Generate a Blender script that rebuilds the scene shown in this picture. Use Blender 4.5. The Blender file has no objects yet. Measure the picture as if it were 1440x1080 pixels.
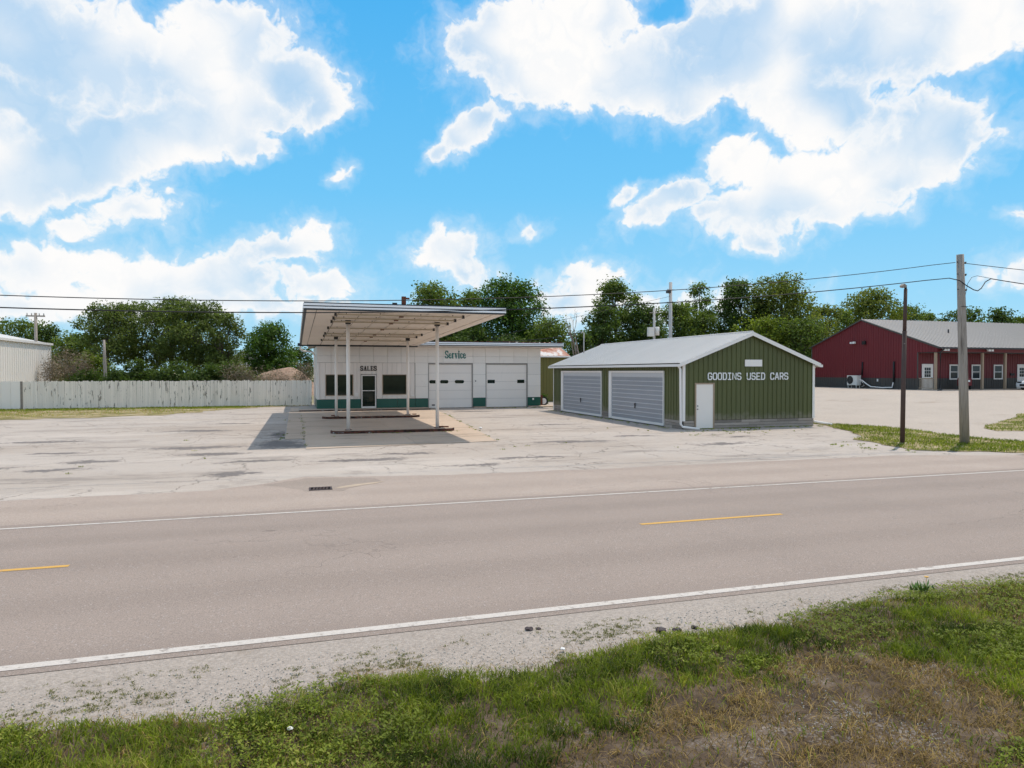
import bpy, bmesh, math, random
import numpy as np
from mathutils import Vector, Matrix, noise as mnoise

random.seed(7)
rng = np.random.default_rng(7)
sc = bpy.context.scene
C = sc.collection

# ------------------------------------------------------------------ camera
FPX, CAMH, YAW, HORIZON = 980.0, 2.7, math.radians(17.3), 522.0
PITCH = math.atan((540 - HORIZON) / FPX)
cam_d = bpy.data.cameras.new('camera')
cam_d.sensor_width = 36.0
cam_d.lens = 36.0 * FPX / 1440.0
cam_d.clip_start, cam_d.clip_end = 0.1, 4000.0
cam = bpy.data.objects.new('camera', cam_d)
C.objects.link(cam)
cam.location = (0, 0, CAMH)
cam.rotation_euler = (math.pi / 2 - PITCH, 0, -YAW)
sc.camera = cam

# ------------------------------------------------------------------ light
SUN = Vector((0.36, 0.27, 1.0)).normalized()
SUN_EL = math.asin(SUN.z)
SUN_AZ = math.atan2(SUN.x, SUN.y)
sun_d = bpy.data.lights.new('sun', 'SUN')
sun_d.energy = 2.75
sun_d.angle = math.radians(0.55)
sun_d.color = (1.0, 0.90, 0.77)
sun = bpy.data.objects.new('sun', sun_d)
C.objects.link(sun)
sun.rotation_euler = (-SUN).to_track_quat('-Z', 'Y').to_euler()

sc.view_settings.view_transform = 'Standard'
sc.view_settings.look = 'None'
sc.view_settings.exposure = 0.25
sc.view_settings.gamma = 1.0
sc.cycles.adaptive_threshold = 0.02
sc.cycles.max_bounces = 6
sc.cycles.diffuse_bounces = 4
sc.cycles.glossy_bounces = 3
sc.cycles.transparent_max_bounces = 6

# ------------------------------------------------------------------ node helpers
class NT:
    def __init__(self, tree):
        self.t = tree
        tree.nodes.clear()
    def n(self, typ, ins=None, **props):
        nd = self.t.nodes.new(typ)
        for k, v in props.items():
            setattr(nd, k, v)
        if ins:
            for k, v in ins.items():
                s = nd.inputs[k]
                if isinstance(v, bpy.types.NodeSocket):
                    self.t.links.new(v, s)
                elif v is not None:
                    s.default_value = v
        return nd
    def math(self, op, a, b=None, c=None, clamp=False):
        ins = {0: a}
        if b is not None: ins[1] = b
        if c is not None: ins[2] = c
        return self.n('ShaderNodeMath', ins, operation=op, use_clamp=clamp).outputs[0]
    def vmath(self, op, a, b=None, scale=None):  # noqa
        ins = {0: a}
        if b is not None: ins[1] = b
        nd = self.n('ShaderNodeVectorMath', ins, operation=op)
        if scale is not None: nd.inputs['Scale'].default_value = scale
        return nd.outputs['Value'] if op in ('LENGTH', 'DOT_PRODUCT', 'DISTANCE') else nd.outputs[0]
    def noise(self, vec, scale, detail=4, rough=0.55, dist=0.0, color=False):
        nd = self.n('ShaderNodeTexNoise', {'Vector': vec, 'Scale': scale, 'Detail': detail, 'Roughness': rough, 'Distortion': dist})
        return nd.outputs['Color' if color else 'Fac']
    def ramp(self, fac, stops, interp='LINEAR'):
        nd = self.n('ShaderNodeValToRGB', {'Fac': fac})
        cr = nd.color_ramp
        cr.interpolation = interp
        while len(cr.elements) < len(stops): cr.elements.new(0.5)
        for e, (p, c) in zip(cr.elements, stops):
            e.position = p
            e.color = (c, c, c, 1) if isinstance(c, (int, float)) else (*c, 1)
        return nd.outputs['Color']
    def step(self, v, a, b):
        return self.n('ShaderNodeMapRange', {'Value': v, 'From Min': a, 'From Max': b}, interpolation_type='SMOOTHSTEP').outputs[0]
    def mix(self, fac, a, b, mode='MIX'):
        nd = self.n('ShaderNodeMix', None, data_type='RGBA', blend_type=mode)
        for i, v in ((0, fac), (6, a), (7, b)):
            if isinstance(v, bpy.types.NodeSocket): self.t.links.new(v, nd.inputs[i])
            elif i == 0: nd.inputs[0].default_value = v
            else: nd.inputs[i].default_value = (*v, 1) if len(v) == 3 else v
        return nd.outputs[2]

# ------------------------------------------------------------------ sky with clouds
def az_el(px, py):
    x, y = (px - 720) / FPX, (540 - py) / FPX
    F = Vector((math.sin(YAW) * math.cos(PITCH), math.cos(YAW) * math.cos(PITCH), -math.sin(PITCH)))
    R = Vector((math.cos(YAW), -math.sin(YAW), 0))
    U = R.cross(F)
    d = (F + R * x + U * y).normalized()
    return math.degrees(math.atan2(d.x, d.y)), math.degrees(math.asin(d.z))

world = bpy.data.worlds.new('World')
sc.world = world
world.use_nodes = True
W = NT(world.node_tree)
sky = W.n('ShaderNodeTexSky', None, sky_type='NISHITA')
sky.sun_disc = False
sky.sun_elevation = SUN_EL
sky.sun_rotation = SUN_AZ
sky.altitude = 200.0
sky.air_density = 1.0
sky.dust_density = 0.3
sky.ozone_density = 2.2
CLOUDS = [  # centre (az, el picked on the photograph), radii, tilt, weight
    (70, 70, 250, 95, 0, 1.0), (290, 95, 150, 75, 25, 1.0), (320, 40, 90, 45, 0, 1.0), (410, 115, 85, 50, -10, 1.0), (455, 165, 38, 28, 30, .9),
    (120, 215, 260, 62, 24, 1.0), (280, 175, 190, 52, 20, 1.0), (20, 255, 120, 48, 15, 1.0), (345, 205, 52, 22, 0, .8), (10, 150, 160, 70, 0, 1.0),
    (180, 297, 82, 30, 12, .55), (105, 318, 40, 20, 0, .7),
    (60, 375, 105, 40, 0, .8), (200, 395, 120, 42, 0, .8), (312, 392, 92, 46, 10, .9), (395, 345, 82, 28, 12, .75), (445, 397, 68, 25, 0, .7), (30, 425, 190, 26, 0, .6), (260, 425, 260, 24, 0, .6),
    (662, 184, 56, 27, 28, .85), (618, 212, 22, 17, 40, .7), (480, 243, 20, 12, 20, .42), (740, 328, 20, 11, 15, .42), (628, 352, 58, 30, 12, .75), (645, 382, 46, 20, 0, .5),
    (760, 75, 130, 82, 0, 1.0), (690, 65, 58, 70, 0, .9), (900, 110, 190, 62, -8, 1.0), (1060, 60, 210, 95, 0, 1.0), (1250, 55, 230, 80, 0, 1.0), (1420, 30, 110, 55, 0, .8), (1140, 150, 130, 62, -15, 1.0), (830, 20, 90, 45, 0, 1.0),
    (1320, 185, 85, 75, 50, 1.0), (1220, 245, 180, 62, 14, 1.0), (1090, 283, 120, 46, 8, 1.0), (1055, 240, 40, 36, 0, .6), (940, 284, 78, 26, 22, .9), (1028, 228, 40, 32, 30, .85), (880, 272, 20, 15, 30, .6), (1070, 335, 42, 16, 0, .5),
    (1440, 382, 60, 26, 0, .5), (1436, 306, 26, 12, 0, .5), (830, 392, 52, 24, 0, .6), (800, 425, 60, 26, 0, .7), (960, 430, 120, 22, 0, .3)]
GAPS = [(938, 8, 44, 26, 0, .9), (15, 172, 50, 18, 0, .5), (1030, 160, 22, 30, 0, .4), (1380, 130, 60, 40, 0, .45)]
tc = W.n('ShaderNodeTexCoord').outputs['Generated']
xyz = W.n('ShaderNodeSeparateXYZ', {0: tc})
az = W.math('MULTIPLY', W.math('ARCTAN2', xyz.outputs[0], xyz.outputs[1]), 57.29578)
el = W.math('MULTIPLY', W.math('ARCSINE', xyz.outputs[2]), 57.29578)
P = W.n('ShaderNodeCombineXYZ', {0: az, 1: el, 2: 0.0}).outputs[0]
def warp(p, scale, amp, detail):
    c = W.noise(p, scale, detail, 0.55, color=True)
    return W.vmath('ADD', p, W.vmath('SCALE', W.vmath('SUBTRACT', c, (0.5, 0.5, 0.5)), scale=amp))
Pw = warp(P, 0.30, 3.4, 4)
P3 = W.vmath('MULTIPLY_ADD', Pw, (1, 1, 0))
P3.node.inputs[2].default_value = (0, 0, 1)
def blobs(items):
    acc = None
    for (cx, cy, rx, ry, tilt, w) in items:
        a0, e0 = az_el(cx, cy)
        a1, e1 = az_el(cx + 10, cy)
        a2, e2 = az_el(cx, cy - 10)
        rx, ry = rx * GROW * abs(a1 - a0) / 10, ry * GROW * abs(e2 - e0) / 10
        ct, st = math.cos(math.radians(tilt)), math.sin(math.radians(tilt))
        if tilt == 0:
            nd = W.n('ShaderNodeVectorMath', {0: P3, 1: (1 / rx, 1 / ry, 0), 2: (-a0 / rx, -e0 / ry, 0)}, operation='MULTIPLY_ADD')
            ln = W.vmath('LENGTH', nd.outputs[0])
        else:
            u = W.vmath('DOT_PRODUCT', P3, (ct / rx, st / rx, -(a0 * ct + e0 * st) / rx))
            v = W.vmath('DOT_PRODUCT', P3, (-st / ry, ct / ry, (a0 * st - e0 * ct) / ry))
            ln = W.math('SQRT', W.math('MULTIPLY_ADD', u, u, W.math('MULTIPLY', v, v)))
        v = W.math('MULTIPLY_ADD', ln, -w, w)
        acc = v if acc is None else W.math('SMOOTH_MAX', acc, v, 0.22)
    return acc
GROW = 1.08
D = blobs(CLOUDS)
Dg = W.math('MAXIMUM', blobs(GAPS), 0.0)
D = W.math('MULTIPLY_ADD', Dg, -0.9, D)
# the same kind of cloud goes on round the unseen sky, its cover raised for fill light
aw = W.math('ABSOLUTE', W.math('SUBTRACT', az, 17.3))
outside = W.math('MAXIMUM', W.step(aw, 37.0, 50.0), W.step(el, 29.0, 40.0))
gen = W.math('MULTIPLY', W.math('SUBTRACT', W.noise(W.vmath('MULTIPLY', tc, (3.0, 3.0, 6.0)), 1.0, 4, 0.5), 0.455), 3.2)
D = W.math('ADD', W.math('MULTIPLY', D, W.math('SUBTRACT', 1.0, outside)), W.math('MULTIPLY', gen, outside))
fine = W.noise(Pw, 0.50, 6, 0.62)
bil = W.math('ABSOLUTE', W.math('MULTIPLY_ADD', W.noise(Pw, 0.42, 3, 0.5), 2.0, -1.0))
det = W.math('MULTIPLY_ADD', bil, 0.55, W.math('MULTIPLY_ADD', fine, 0.85, -0.46))
Df = W.math('ADD', det, D)
core = W.step(Df, 0.0, 0.30)
veil = W.math('MULTIPLY', W.step(Df, -0.40, 0.55), 0.55)
alpha = W.math('MAXIMUM', core, veil)
alpha = W.math('MULTIPLY', alpha, W.step(el, -1.0, 1.5))
shade_n = W.noise(W.vmath('ADD', P, (3.1, 7.7, 0)), 0.10, 2, 0.5)
thick = W.step(Df, 0.10, 0.70)
soft = W.math('MULTIPLY', W.step(shade_n, 0.38, 0.62), thick)
hollow = W.math('MULTIPLY', W.step(bil, 0.22, 0.0), 0.12)
shade = W.math('MULTIPLY_ADD', soft, 0.80, W.math('MULTIPLY', hollow, thick), clamp=True)
ccol = W.mix(shade, (0.985, 0.975, 0.965), (0.58, 0.72, 0.87))
alpha = W.math('MULTIPLY', alpha, W.math('MULTIPLY_ADD', soft, -0.30, 1.0))
SKY_STRENGTH = 0.12
grade = W.ramp(W.math('MULTIPLY', el, 1 / 40.0), [(0.0, (0.36, 0.62, 0.79)), (0.12, (0.25, 0.565, 0.79)), (0.35, (0.125, 0.485, 0.80)), (0.75, (0.040, 0.375, 0.77)), (1.0, (0.035, 0.33, 0.73))])
gs = W.n('ShaderNodeVectorMath', {0: grade}, operation='SCALE')
gs.inputs['Scale'].default_value = 1.0 / SKY_STRENGTH
skyc = W.mix(0.88, sky.outputs[0], gs.outputs[0])
cl = W.n('ShaderNodeVectorMath', {0: ccol}, operation='SCALE')
cl.inputs['Scale'].default_value = 0.85 / SKY_STRENGTH
final = W.mix(alpha, skyc, cl.outputs[0])
bg = W.n('ShaderNodeBackground', {'Color': final, 'Strength': SKY_STRENGTH})
wo = W.n('ShaderNodeOutputWorld', {'Surface': bg.outputs[0]})
world.cycles.sampling_method = 'MANUAL'
world.cycles.sample_map_resolution = 512

# ------------------------------------------------------------------ materials
MATS = {}
def newmat(name):
    m = bpy.data.materials.new(name)
    m.use_nodes = True
    return m, NT(m.node_tree)
def finish(nt, color, rough=0.8, metal=0.0, bump=None, bump_s=0.3, bump_d=0.02, spec=0.4):
    b = nt.n('ShaderNodeBsdfPrincipled', {'Roughness': rough, 'Metallic': metal, 'Specular IOR Level': spec})
    if isinstance(color, bpy.types.NodeSocket): nt.t.links.new(color, b.inputs['Base Color'])
    else: b.inputs['Base Color'].default_value = (*color, 1)
    if bump is not None:
        bp = nt.n('ShaderNodeBump', {'Height': bump, 'Strength': bump_s, 'Distance': bump_d})
        nt.t.links.new(bp.outputs[0], b.inputs['Normal'])
    nt.n('ShaderNodeOutputMaterial', {'Surface': b.outputs[0]})
    return b
def pos(nt, scale=(1, 1, 1)):
    p = nt.n('ShaderNodeNewGeometry').outputs['Position']
    return nt.vmath('MULTIPLY', p, scale) if scale != (1, 1, 1) else p
def simple(name, col, rough=0.6, metal=0.0, var=0.12, scale=3.0, stretch=(1, 1, 1), bump=0.0, dirt=None, dirt_lo=0.55, dirt_hi=0.75, dscale=1.5, per_obj=0.0, spec=0.4, splash=None):
    m, nt = newmat(name)
    p = pos(nt, stretch)
    nz = nt.noise(p, scale, 5, 0.6)
    c = nt.mix(nz, tuple(x * (1 - var) for x in col), tuple(min(1, x * (1 + var)) for x in col))
    if per_obj:
        r = nt.n('ShaderNodeObjectInfo').outputs['Random']
        c = nt.mix(1.0, c, nt.ramp(r, [(0, 1 - per_obj), (1, 1.0)]), 'MULTIPLY')
    if dirt:
        d = nt.step(nt.noise(p, dscale, 6, 0.65), dirt_lo, dirt_hi)
        c = nt.mix(d, c, dirt)
    if splash:
        zz = nt.n('ShaderNodeSeparateXYZ', {0: pos(nt)}).outputs[2]
        k = nt.math('ADD', nt.math('MULTIPLY', nt.step(zz, splash[1], splash[0]), .55), nt.math('MULTIPLY', nt.noise(pos(nt), 2.4, 5, .7), .9))
        c = nt.mix(nt.math('MULTIPLY', nt.step(k, .72, 1.05), .6), c, splash[2])
    fine = nt.noise(p, scale * 9, 3, 0.6)
    finish(nt, c, rough, metal, fine if bump else None, bump, 0.01, spec)
    MATS[name] = m
    return m

simple('white_enamel', (0.84, 0.79, 0.74), 0.28, var=0.05, scale=0.8, dirt=(0.56, 0.53, 0.48), dirt_lo=0.58, dirt_hi=0.85, dscale=0.9, per_obj=0.05)
simple('white_board', (0.84, 0.77, 0.715), 0.5, var=0.05, scale=1.2, dirt=(0.55, 0.52, 0.50), dirt_lo=0.6, dirt_hi=0.85, per_obj=0.05)
simple('white_door', (0.85, 0.785, 0.73), 0.45, var=0.04, scale=0.8, dirt=(0.52, 0.52, 0.52), dirt_lo=0.6, dirt_hi=0.9, dscale=0.7, stretch=(1, 1, .4))
simple('white_paint', (0.84, 0.80, 0.765), 0.4, var=0.05, scale=2)
simple('post_paint', (0.86, 0.81, 0.765), 0.4, var=0.05, scale=2, dirt=(0.30, 0.16, 0.08), dirt_lo=0.70, dirt_hi=0.74, dscale=2.2)
simple('green_base', (0.014, 0.105, 0.078), 0.35, var=0.15, scale=1.5, per_obj=.1)
simple('dark_line', (0.025, 0.035, 0.045), 0.45, var=0.2)
simple('fascia_white', (0.85, 0.86, 0.88), 0.22, var=0.06, scale=1.0)
simple('soffit', (0.86, 0.77, 0.68), 0.55, var=0.06, scale=0.7, dirt=(0.60, 0.49, 0.40), dirt_lo=0.6, dirt_hi=0.85, dscale=0.8, per_obj=0.06)
simple('rail', (0.42, 0.36, 0.27), 0.5, var=0.15, dirt=(0.2, 0.1, 0.05), dirt_lo=.6, dirt_hi=.7)
simple('rust', (0.13, 0.045, 0.025), 0.85, var=0.4, scale=6, bump=0.4)
simple('dark_metal', (0.03, 0.03, 0.033), 0.45, var=0.2)
simple('grout', (0.34, 0.32, 0.30), 0.9, var=0.15)
simple('lettering_green', (0.012, 0.16, 0.15), 0.4, var=0.1)
simple('lettering_black', (0.018, 0.018, 0.02), 0.5, var=0.1)
simple('lettering_white', (0.80, 0.80, 0.80), 0.5, var=0.03, dirt=(0.30, 0.36, 0.24), dirt_lo=0.60, dirt_hi=0.68, dscale=4)
simple('olive_siding', (0.096, 0.108, 0.038), 0.42, var=0.10, scale=0.9, stretch=(1, 1, .25), per_obj=0.10, dirt=(0.125, 0.128, 0.068), dirt_lo=.55, dirt_hi=.9, splash=(.40, 1.1, (.24, .21, .16)))
simple('olive_shed', (0.15, 0.14, 0.035), 0.6, var=0.15, scale=0.9, stretch=(1, 1, .25), per_obj=0.08)
simple('galv_roof', (0.60, 0.575, 0.55), 0.5, metal=0.05, var=0.05, scale=0.6, per_obj=0.05, dirt=(0.58, 0.49, 0.40), dirt_lo=0.58, dirt_hi=0.8, dscale=0.5)
simple('galv_slat', (0.34, 0.355, 0.39), 0.4, metal=0.15, var=0.15, scale=0.8, per_obj=0.08)
simple('rib_grey', (0.56, 0.56, 0.58), 0.4, var=0.05)
simple('trim_white', (0.84, 0.80, 0.77), 0.4, var=0.05, scale=1.5)
simple('door_slab', (0.84, 0.785, 0.73), 0.45, var=0.03, scale=1.5)
simple('weathered_wood', (0.42, 0.36, 0.31), 0.85, var=0.35, scale=2.5, stretch=(1, 1, 7), bump=0.4, per_obj=0.5)
simple('red_siding', (0.150, 0.018, 0.024), 0.5, var=0.10, scale=0.5, stretch=(1, 1, .3))
simple('charcoal_siding', (0.065, 0.060, 0.055), 0.55, var=0.12, scale=0.6)
simple('grey_roof', (0.39, 0.36, 0.335), 0.5, metal=0.05, var=0.06, scale=0.4)
simple('tan_wood', (0.36, 0.27, 0.19), 0.8, var=0.2, scale=4, stretch=(4, 4, .5))
simple('red_plastic', (0.16, 0.015, 0.02), 0.5, var=0.1)
simple('white_metal_wall', (0.84, 0.785, 0.73), 0.5, var=0.05, scale=0.4, dirt=(.66, .63, .59), dirt_lo=.6, dirt_hi=.9, dscale=.4)
simple('heat_pump_case', (0.68, 0.66, 0.62), 0.5, var=0.04)
simple('black_plastic', (0.012, 0.012, 0.013), 0.5, var=0.1)
simple('tyre_rubber', (0.02, 0.02, 0.02), 0.8, var=0.2, scale=8)
simple('rim_metal', (0.30, 0.30, 0.31), 0.3, metal=0.7, var=0.1)
simple('car_paint', (0.72, 0.74, 0.76), 0.18, var=0.02, scale=0.5, spec=0.6)
simple('pole_wood', (0.34, 0.295, 0.255), 0.85, var=0.5, scale=7, stretch=(4, 4, .16), bump=0.5, dirt=(0.14, 0.115, 0.095), dirt_lo=.52, dirt_hi=.66, dscale=3)
simple('pale_pole', (0.42, 0.41, 0.40), 0.7, var=0.15, scale=5, stretch=(3, 3, .3))
simple('brown_steel', (0.078, 0.048, 0.040), 0.7, var=0.25, scale=3, dirt=(0.30, 0.26, 0.24), dirt_lo=.66, dirt_hi=.70, dscale=5)
simple('wire', (0.02, 0.02, 0.022), 0.6, var=0.1)
simple('trunk_bark', (0.10, 0.080, 0.060), 0.9, var=0.3, scale=5, stretch=(2, 2, .6), bump=0.4)
simple('dead_twig', (0.27, 0.21, 0.17), 0.9, var=0.25, scale=3)
simple('cast_iron', (0.045, 0.030, 0.032), 0.7, var=0.3, scale=8)
simple('weed_leaf', (.09, .17, .03), .6, var=.3, scale=20)
simple('void', (0.006, 0.006, 0.006), 0.9, var=0.0)
simple('shed_wood', (0.34, 0.30, 0.26), .9, var=.2)
simple('tan_roof', (0.40, 0.26, 0.19), .9, var=.15, scale=1)
simple('lamp_white', (0.75, 0.75, 0.74), .35, var=.03)
simple('stucco_far', (0.55, 0.55, 0.54), .8, var=.05)

def rusty_roof():
    m, nt = newmat('rusty_roof')
    p = pos(nt, (1, .35, 1))
    n = nt.noise(p, 1.6, 5, .6)
    c = nt.ramp(n, [(.38, (.30, .10, .055)), (.52, (.42, .22, .16)), (.60, (.55, .52, .5))])
    finish(nt, c, .7, 0, nt.noise(p, 8, 3), .2)
    MATS['rusty_roof'] = m
rusty_roof()

def glass(name, col=(0.010, 0.013, 0.012), rough=0.04):
    m, nt = newmat(name)
    p = pos(nt)
    c = nt.mix(nt.noise(p, 1.1, 4, .6, 1.5), col, tuple(x * 3.0 for x in col))
    finish(nt, c, rough, 0, spec=0.3)
    MATS[name] = m
glass('glass_dark', (0.006, 0.011, 0.008))
glass('glass_far', (0.02, 0.024, 0.026))
glass('glass_car', (0.012, 0.015, 0.018), .02)

def fence_mat():
    m, nt = newmat('peeling_white')
    p = pos(nt, (1, 1, .22))
    r = nt.n('ShaderNodeObjectInfo').outputs['Random']
    off = nt.n('ShaderNodeCombineXYZ', {0: nt.math('MULTIPLY', r, 37.0), 2: nt.math('MULTIPLY', r, 11.0)}).outputs[0]
    pp = nt.vmath('ADD', p, off)
    base = nt.mix(nt.noise(pp, 4, 4, .6), (0.82, 0.745, 0.66), (0.90, 0.825, 0.74))
    base = nt.mix(1.0, base, nt.ramp(r, [(0, .86), (1, 1.0)]), 'MULTIPLY')
    zone = nt.noise(pos(nt, (.12, 1, .05)), 1.0, 2, .5)
    th = nt.math('SUBTRACT', 0.735, nt.math('MULTIPLY', zone, 0.30))
    peel = nt.step(nt.math('SUBTRACT', nt.noise(pp, 5.5, 5, .7), th), 0.0, 0.05)
    grey = nt.mix(nt.noise(pp, 9, 3), (.20, .17, .14), (.33, .30, .26))
    c = nt.mix(peel, base, grey)
    stain = nt.step(nt.noise(pp, 1.7, 4, .6), .5, .8)
    c = nt.mix(nt.math('MULTIPLY', stain, .4), c, (.48, .46, .39))
    finish(nt, c, .75, 0, nt.noise(pp, 14, 3), .2)
    MATS['peeling_white'] = m
fence_mat()

def kerb_mat():
    m, nt = newmat('rusty_edge')
    p = pos(nt, (1, 1, 2))
    n = nt.noise(p, 4.0, 5, .65)
    c = nt.ramp(n, [(.36, (.012, .010, .010)), (.47, (.05, .022, .016)), (.55, (.15, .05, .03)), (.60, (.03, .03, .03)), (.68, (.42, .40, .38))])
    finish(nt, c, .85, 0, n, .5)
    MATS['rusty_edge'] = m
kerb_mat()

def leaf_mat(name, dark, light, trans=0.35, warm=None):
    m, nt = newmat(name)
    a = nt.n('ShaderNodeAttribute', None, attribute_name='tint').outputs['Fac']
    stops = [(0.0, dark), (0.75, light)] + ([(1.0, warm)] if warm else [])
    c = nt.ramp(a, stops)
    c = nt.mix(nt.noise(pos(nt), .6, 3, .6), c, nt.mix(1.0, c, (.62, .66, .6), 'MULTIPLY'))
    d = nt.n('ShaderNodeBsdfPrincipled', {'Base Color': c, 'Roughness': .62, 'Specular IOR Level': .25})
    t = nt.n('ShaderNodeBsdfTranslucent', {'Color': nt.mix(1.0, c, (1.15, 1.25, .7), 'MULTIPLY')})
    mx = nt.n('ShaderNodeMixShader', {0: trans, 1: d.outputs[0], 2: t.outputs[0]})
    nt.n('ShaderNodeOutputMaterial', {'Surface': mx.outputs[0]})
    MATS[name] = m
leaf_mat('leaf_mid', (.062, .100, .020), (.210, .270, .060), .45)
leaf_mat('leaf_dark', (.036, .070, .018), (.130, .185, .045), .44)
leaf_mat('leaf_locust', (.060, .090, .024), (.205, .250, .070), .45)
leaf_mat('leaf_yellow', (.075, .105, .018), (.235, .265, .055), .42, (.36, .36, .11))
leaf_mat('leaf_maple', (.030, .070, .014), (.120, .205, .036), .42)
leaf_mat('leaf_lime', (.095, .140, .018), (.27, .33, .045), .42)
leaf_mat('leaf_shrub', (.035, .070, .014), (.105, .160, .034), .4)
leaf_mat('blade_green', (.040, .068, .006), (.330, .385, .040), .42, (.56, .48, .13))
leaf_mat('blade_olive', (.11, .10, .03), (.26, .26, .09), .3, (.40, .33, .15))
leaf_mat('dead_leaf', (.17, .125, .095), (.36, .28, .21), .15)
leaf_mat('blade_dry', (.14, .082, .028), (.52, .35, .125), .3, (.72, .57, .27))
leaf_mat('stone_grain', (.38, .35, .33), (.58, .545, .51), .0, (.70, .67, .64))

def ground_mats():
    # far field, its pale tan set to throw warm bounce light
    m, nt = newmat('field_grass')
    p = pos(nt)
    n = nt.noise(p, .25, 6, .65)
    c = nt.ramp(n, [(.3, (.13, .13, .05)), (.5, (.22, .19, .10)), (.7, (.32, .27, .17))])
    finish(nt, c, .95, 0, nt.noise(p, 9, 4), .5, .05)
    MATS['field_grass'] = m
    # worn lot
    m, nt = newmat('worn_lot')
    p = pos(nt)
    big = nt.noise(pos(nt, (.5, 1.0, 1)), .16, 6, .62)
    c = nt.ramp(big, [(.28, (.350, .292, .246)), (.45, (.420, .362, .316)), (.58, (.450, .395, .352)), (.75, (.400, .338, .282))])
    st = nt.noise(pos(nt, (.30, .9, 1)), .75, 7, .68, .6)
    c = nt.mix(nt.math('MULTIPLY', nt.step(st, .52, .68), .62), c, (.20, .175, .158))
    pale = nt.noise(pos(nt, (.22, .8, 1)), .5, 6, .6, .4)
    c = nt.mix(nt.math('MULTIPLY', nt.step(pale, .50, .70), .5), c, (.57, .505, .45))
    med = nt.noise(p, 1.4, 7, .7)
    c = nt.mix(nt.math('MULTIPLY', nt.step(med, .54, .68), .42), c, (.25, .215, .185))
    pw = nt.vmath('ADD', p, nt.vmath('SCALE', nt.noise(p, 1.1, 5, .65, color=True), scale=1.6))
    spots = [(-3.4, 26.7, 2.3, .75), (-2.5, 24.5, 1.7, .60), (-5.8, 23.5, 1.1, .6), (-1.6, 19.6, 1.0, .45), (-6.3, 21.8, 1.2, .35), (-.6, 27.2, 1.1, 2.2), (-.6, 31.2, .6, 2.4), (-.1, 26.4, .7, .9),
             (-9.2, 30.6, 2.6, .5), (-4.2, 34.2, 2.3, .7), (1.9, 21.6, 2.0, .5), (3.4, 22.8, 1.5, .4), (11.5, 45.5, 2.2, .9), (10.2, 24.8, 2.2, .6), (13.6, 26.2, 1.4, .5), (12.0, 33.0, 1.6, .4), (7.0, 20.6, 1.8, .3), (-12, 27, 2.0, .5), (-1.0, 22.2, 1.6, .4),
             (-8.4, 22.6, 1.6, .3), (-7.5, 26.2, 1.2, .4), (15.2, 22.4, 1.6, .4), (5.0, 19.4, 1.2, .3), (-14, 22.5, 1.8, .35), (17.5, 24.6, 1.0, .5), (-3.0, 38.5, 1.8, .5)]
    acc = None
    for (x, y, rx, ry) in spots:
        mp = nt.n('ShaderNodeMapping', {'Vector': pw, 'Location': (x + .8, y + .8, 0), 'Scale': (rx, ry, 100)}, vector_type='TEXTURE')
        v = nt.math('SUBTRACT', 1.0, nt.vmath('LENGTH', mp.outputs[0]))
        acc = v if acc is None else nt.math('MAXIMUM', acc, v)
    grit = nt.noise(p, 6.0, 5, .75)
    sp = nt.step(nt.math('ADD', acc, nt.math('MULTIPLY', nt.math('SUBTRACT', grit, .5), 2.1)), .10, .62)
    c = nt.mix(nt.math('MULTIPLY', sp, .92), c, nt.mix(grit, (.085, .075, .072), (.24, .215, .205)))
    peb = nt.step(nt.noise(p, 11.0, 4, .8), .62, .70)
    pebz = nt.step(nt.noise(pos(nt, (.4, 1, 1)), .35, 4, .6), .45, .62)
    c = nt.mix(nt.math('MULTIPLY', nt.math('MULTIPLY', peb, pebz), .6), c, (.19, .16, .14))
    # cracks
    cw = nt.vmath('ADD', p, nt.vmath('SCALE', nt.noise(p, .8, 5, .6, color=True), scale=1.3))
    vo = nt.n('ShaderNodeTexVoronoi', {'Vector': cw, 'Scale': .55}, feature='DISTANCE_TO_EDGE').outputs['Distance']
    crack = nt.math('SUBTRACT', 1.0, nt.step(vo, .0, .018))
    crack = nt.math('MULTIPLY', crack, nt.step(nt.noise(p, .22, 3), .42, .56))
    c = nt.mix(nt.math('MULTIPLY', crack, .75), c, (.13, .115, .10))
    gr = nt.noise(p, 42, 4, .75)
    c = nt.mix(1.0, c, nt.ramp(gr, [(.3, .70), (.7, 1.24)]), 'MULTIPLY')
    finish(nt, c, .95, 0, nt.math('ADD', nt.math('MULTIPLY', gr, .6), nt.math('MULTIPLY', sp, -1.0)), .35, .02, .2)
    MATS['worn_lot'] = m
    # gravel
    def gravel(name, a, b, stain, sscale, amt):
        m, nt = newmat(name)
        p = pos(nt)
        n = nt.noise(p, .35, 6, .6)
        c = nt.mix(n, a, b)
        c = nt.mix(nt.math('MULTIPLY', nt.step(nt.noise(p, sscale, 6, .66), .55, .75), amt), c, stain)
        vo = nt.n('ShaderNodeTexVoronoi', {'Vector': p, 'Scale': 55.0})
        c = nt.mix(1.0, c, nt.ramp(nt.n('ShaderNodeSeparateColor', {0: vo.outputs['Color']}).outputs[0], [(0, .84), (1, 1.13)]), 'MULTIPLY')
        gr = nt.noise(p, 20, 5, .75)
        c = nt.mix(1.0, c, nt.ramp(gr, [(.3, .84), (.7, 1.12)]), 'MULTIPLY')
        finish(nt, c, .95, 0, nt.math('SUBTRACT', gr, nt.math('MULTIPLY', vo.outputs['Distance'], .6)), .5, .02, .2)
        MATS[name] = m
    gravel('pale_gravel', (.40, .340, .290), (.50, .432, .372), (.33, .270, .218), .28, .7)
    gravel('shoulder_gravel', (.315, .268, .232), (.425, .370, .326), (.22, .172, .130), 1.3, .75)
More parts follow.
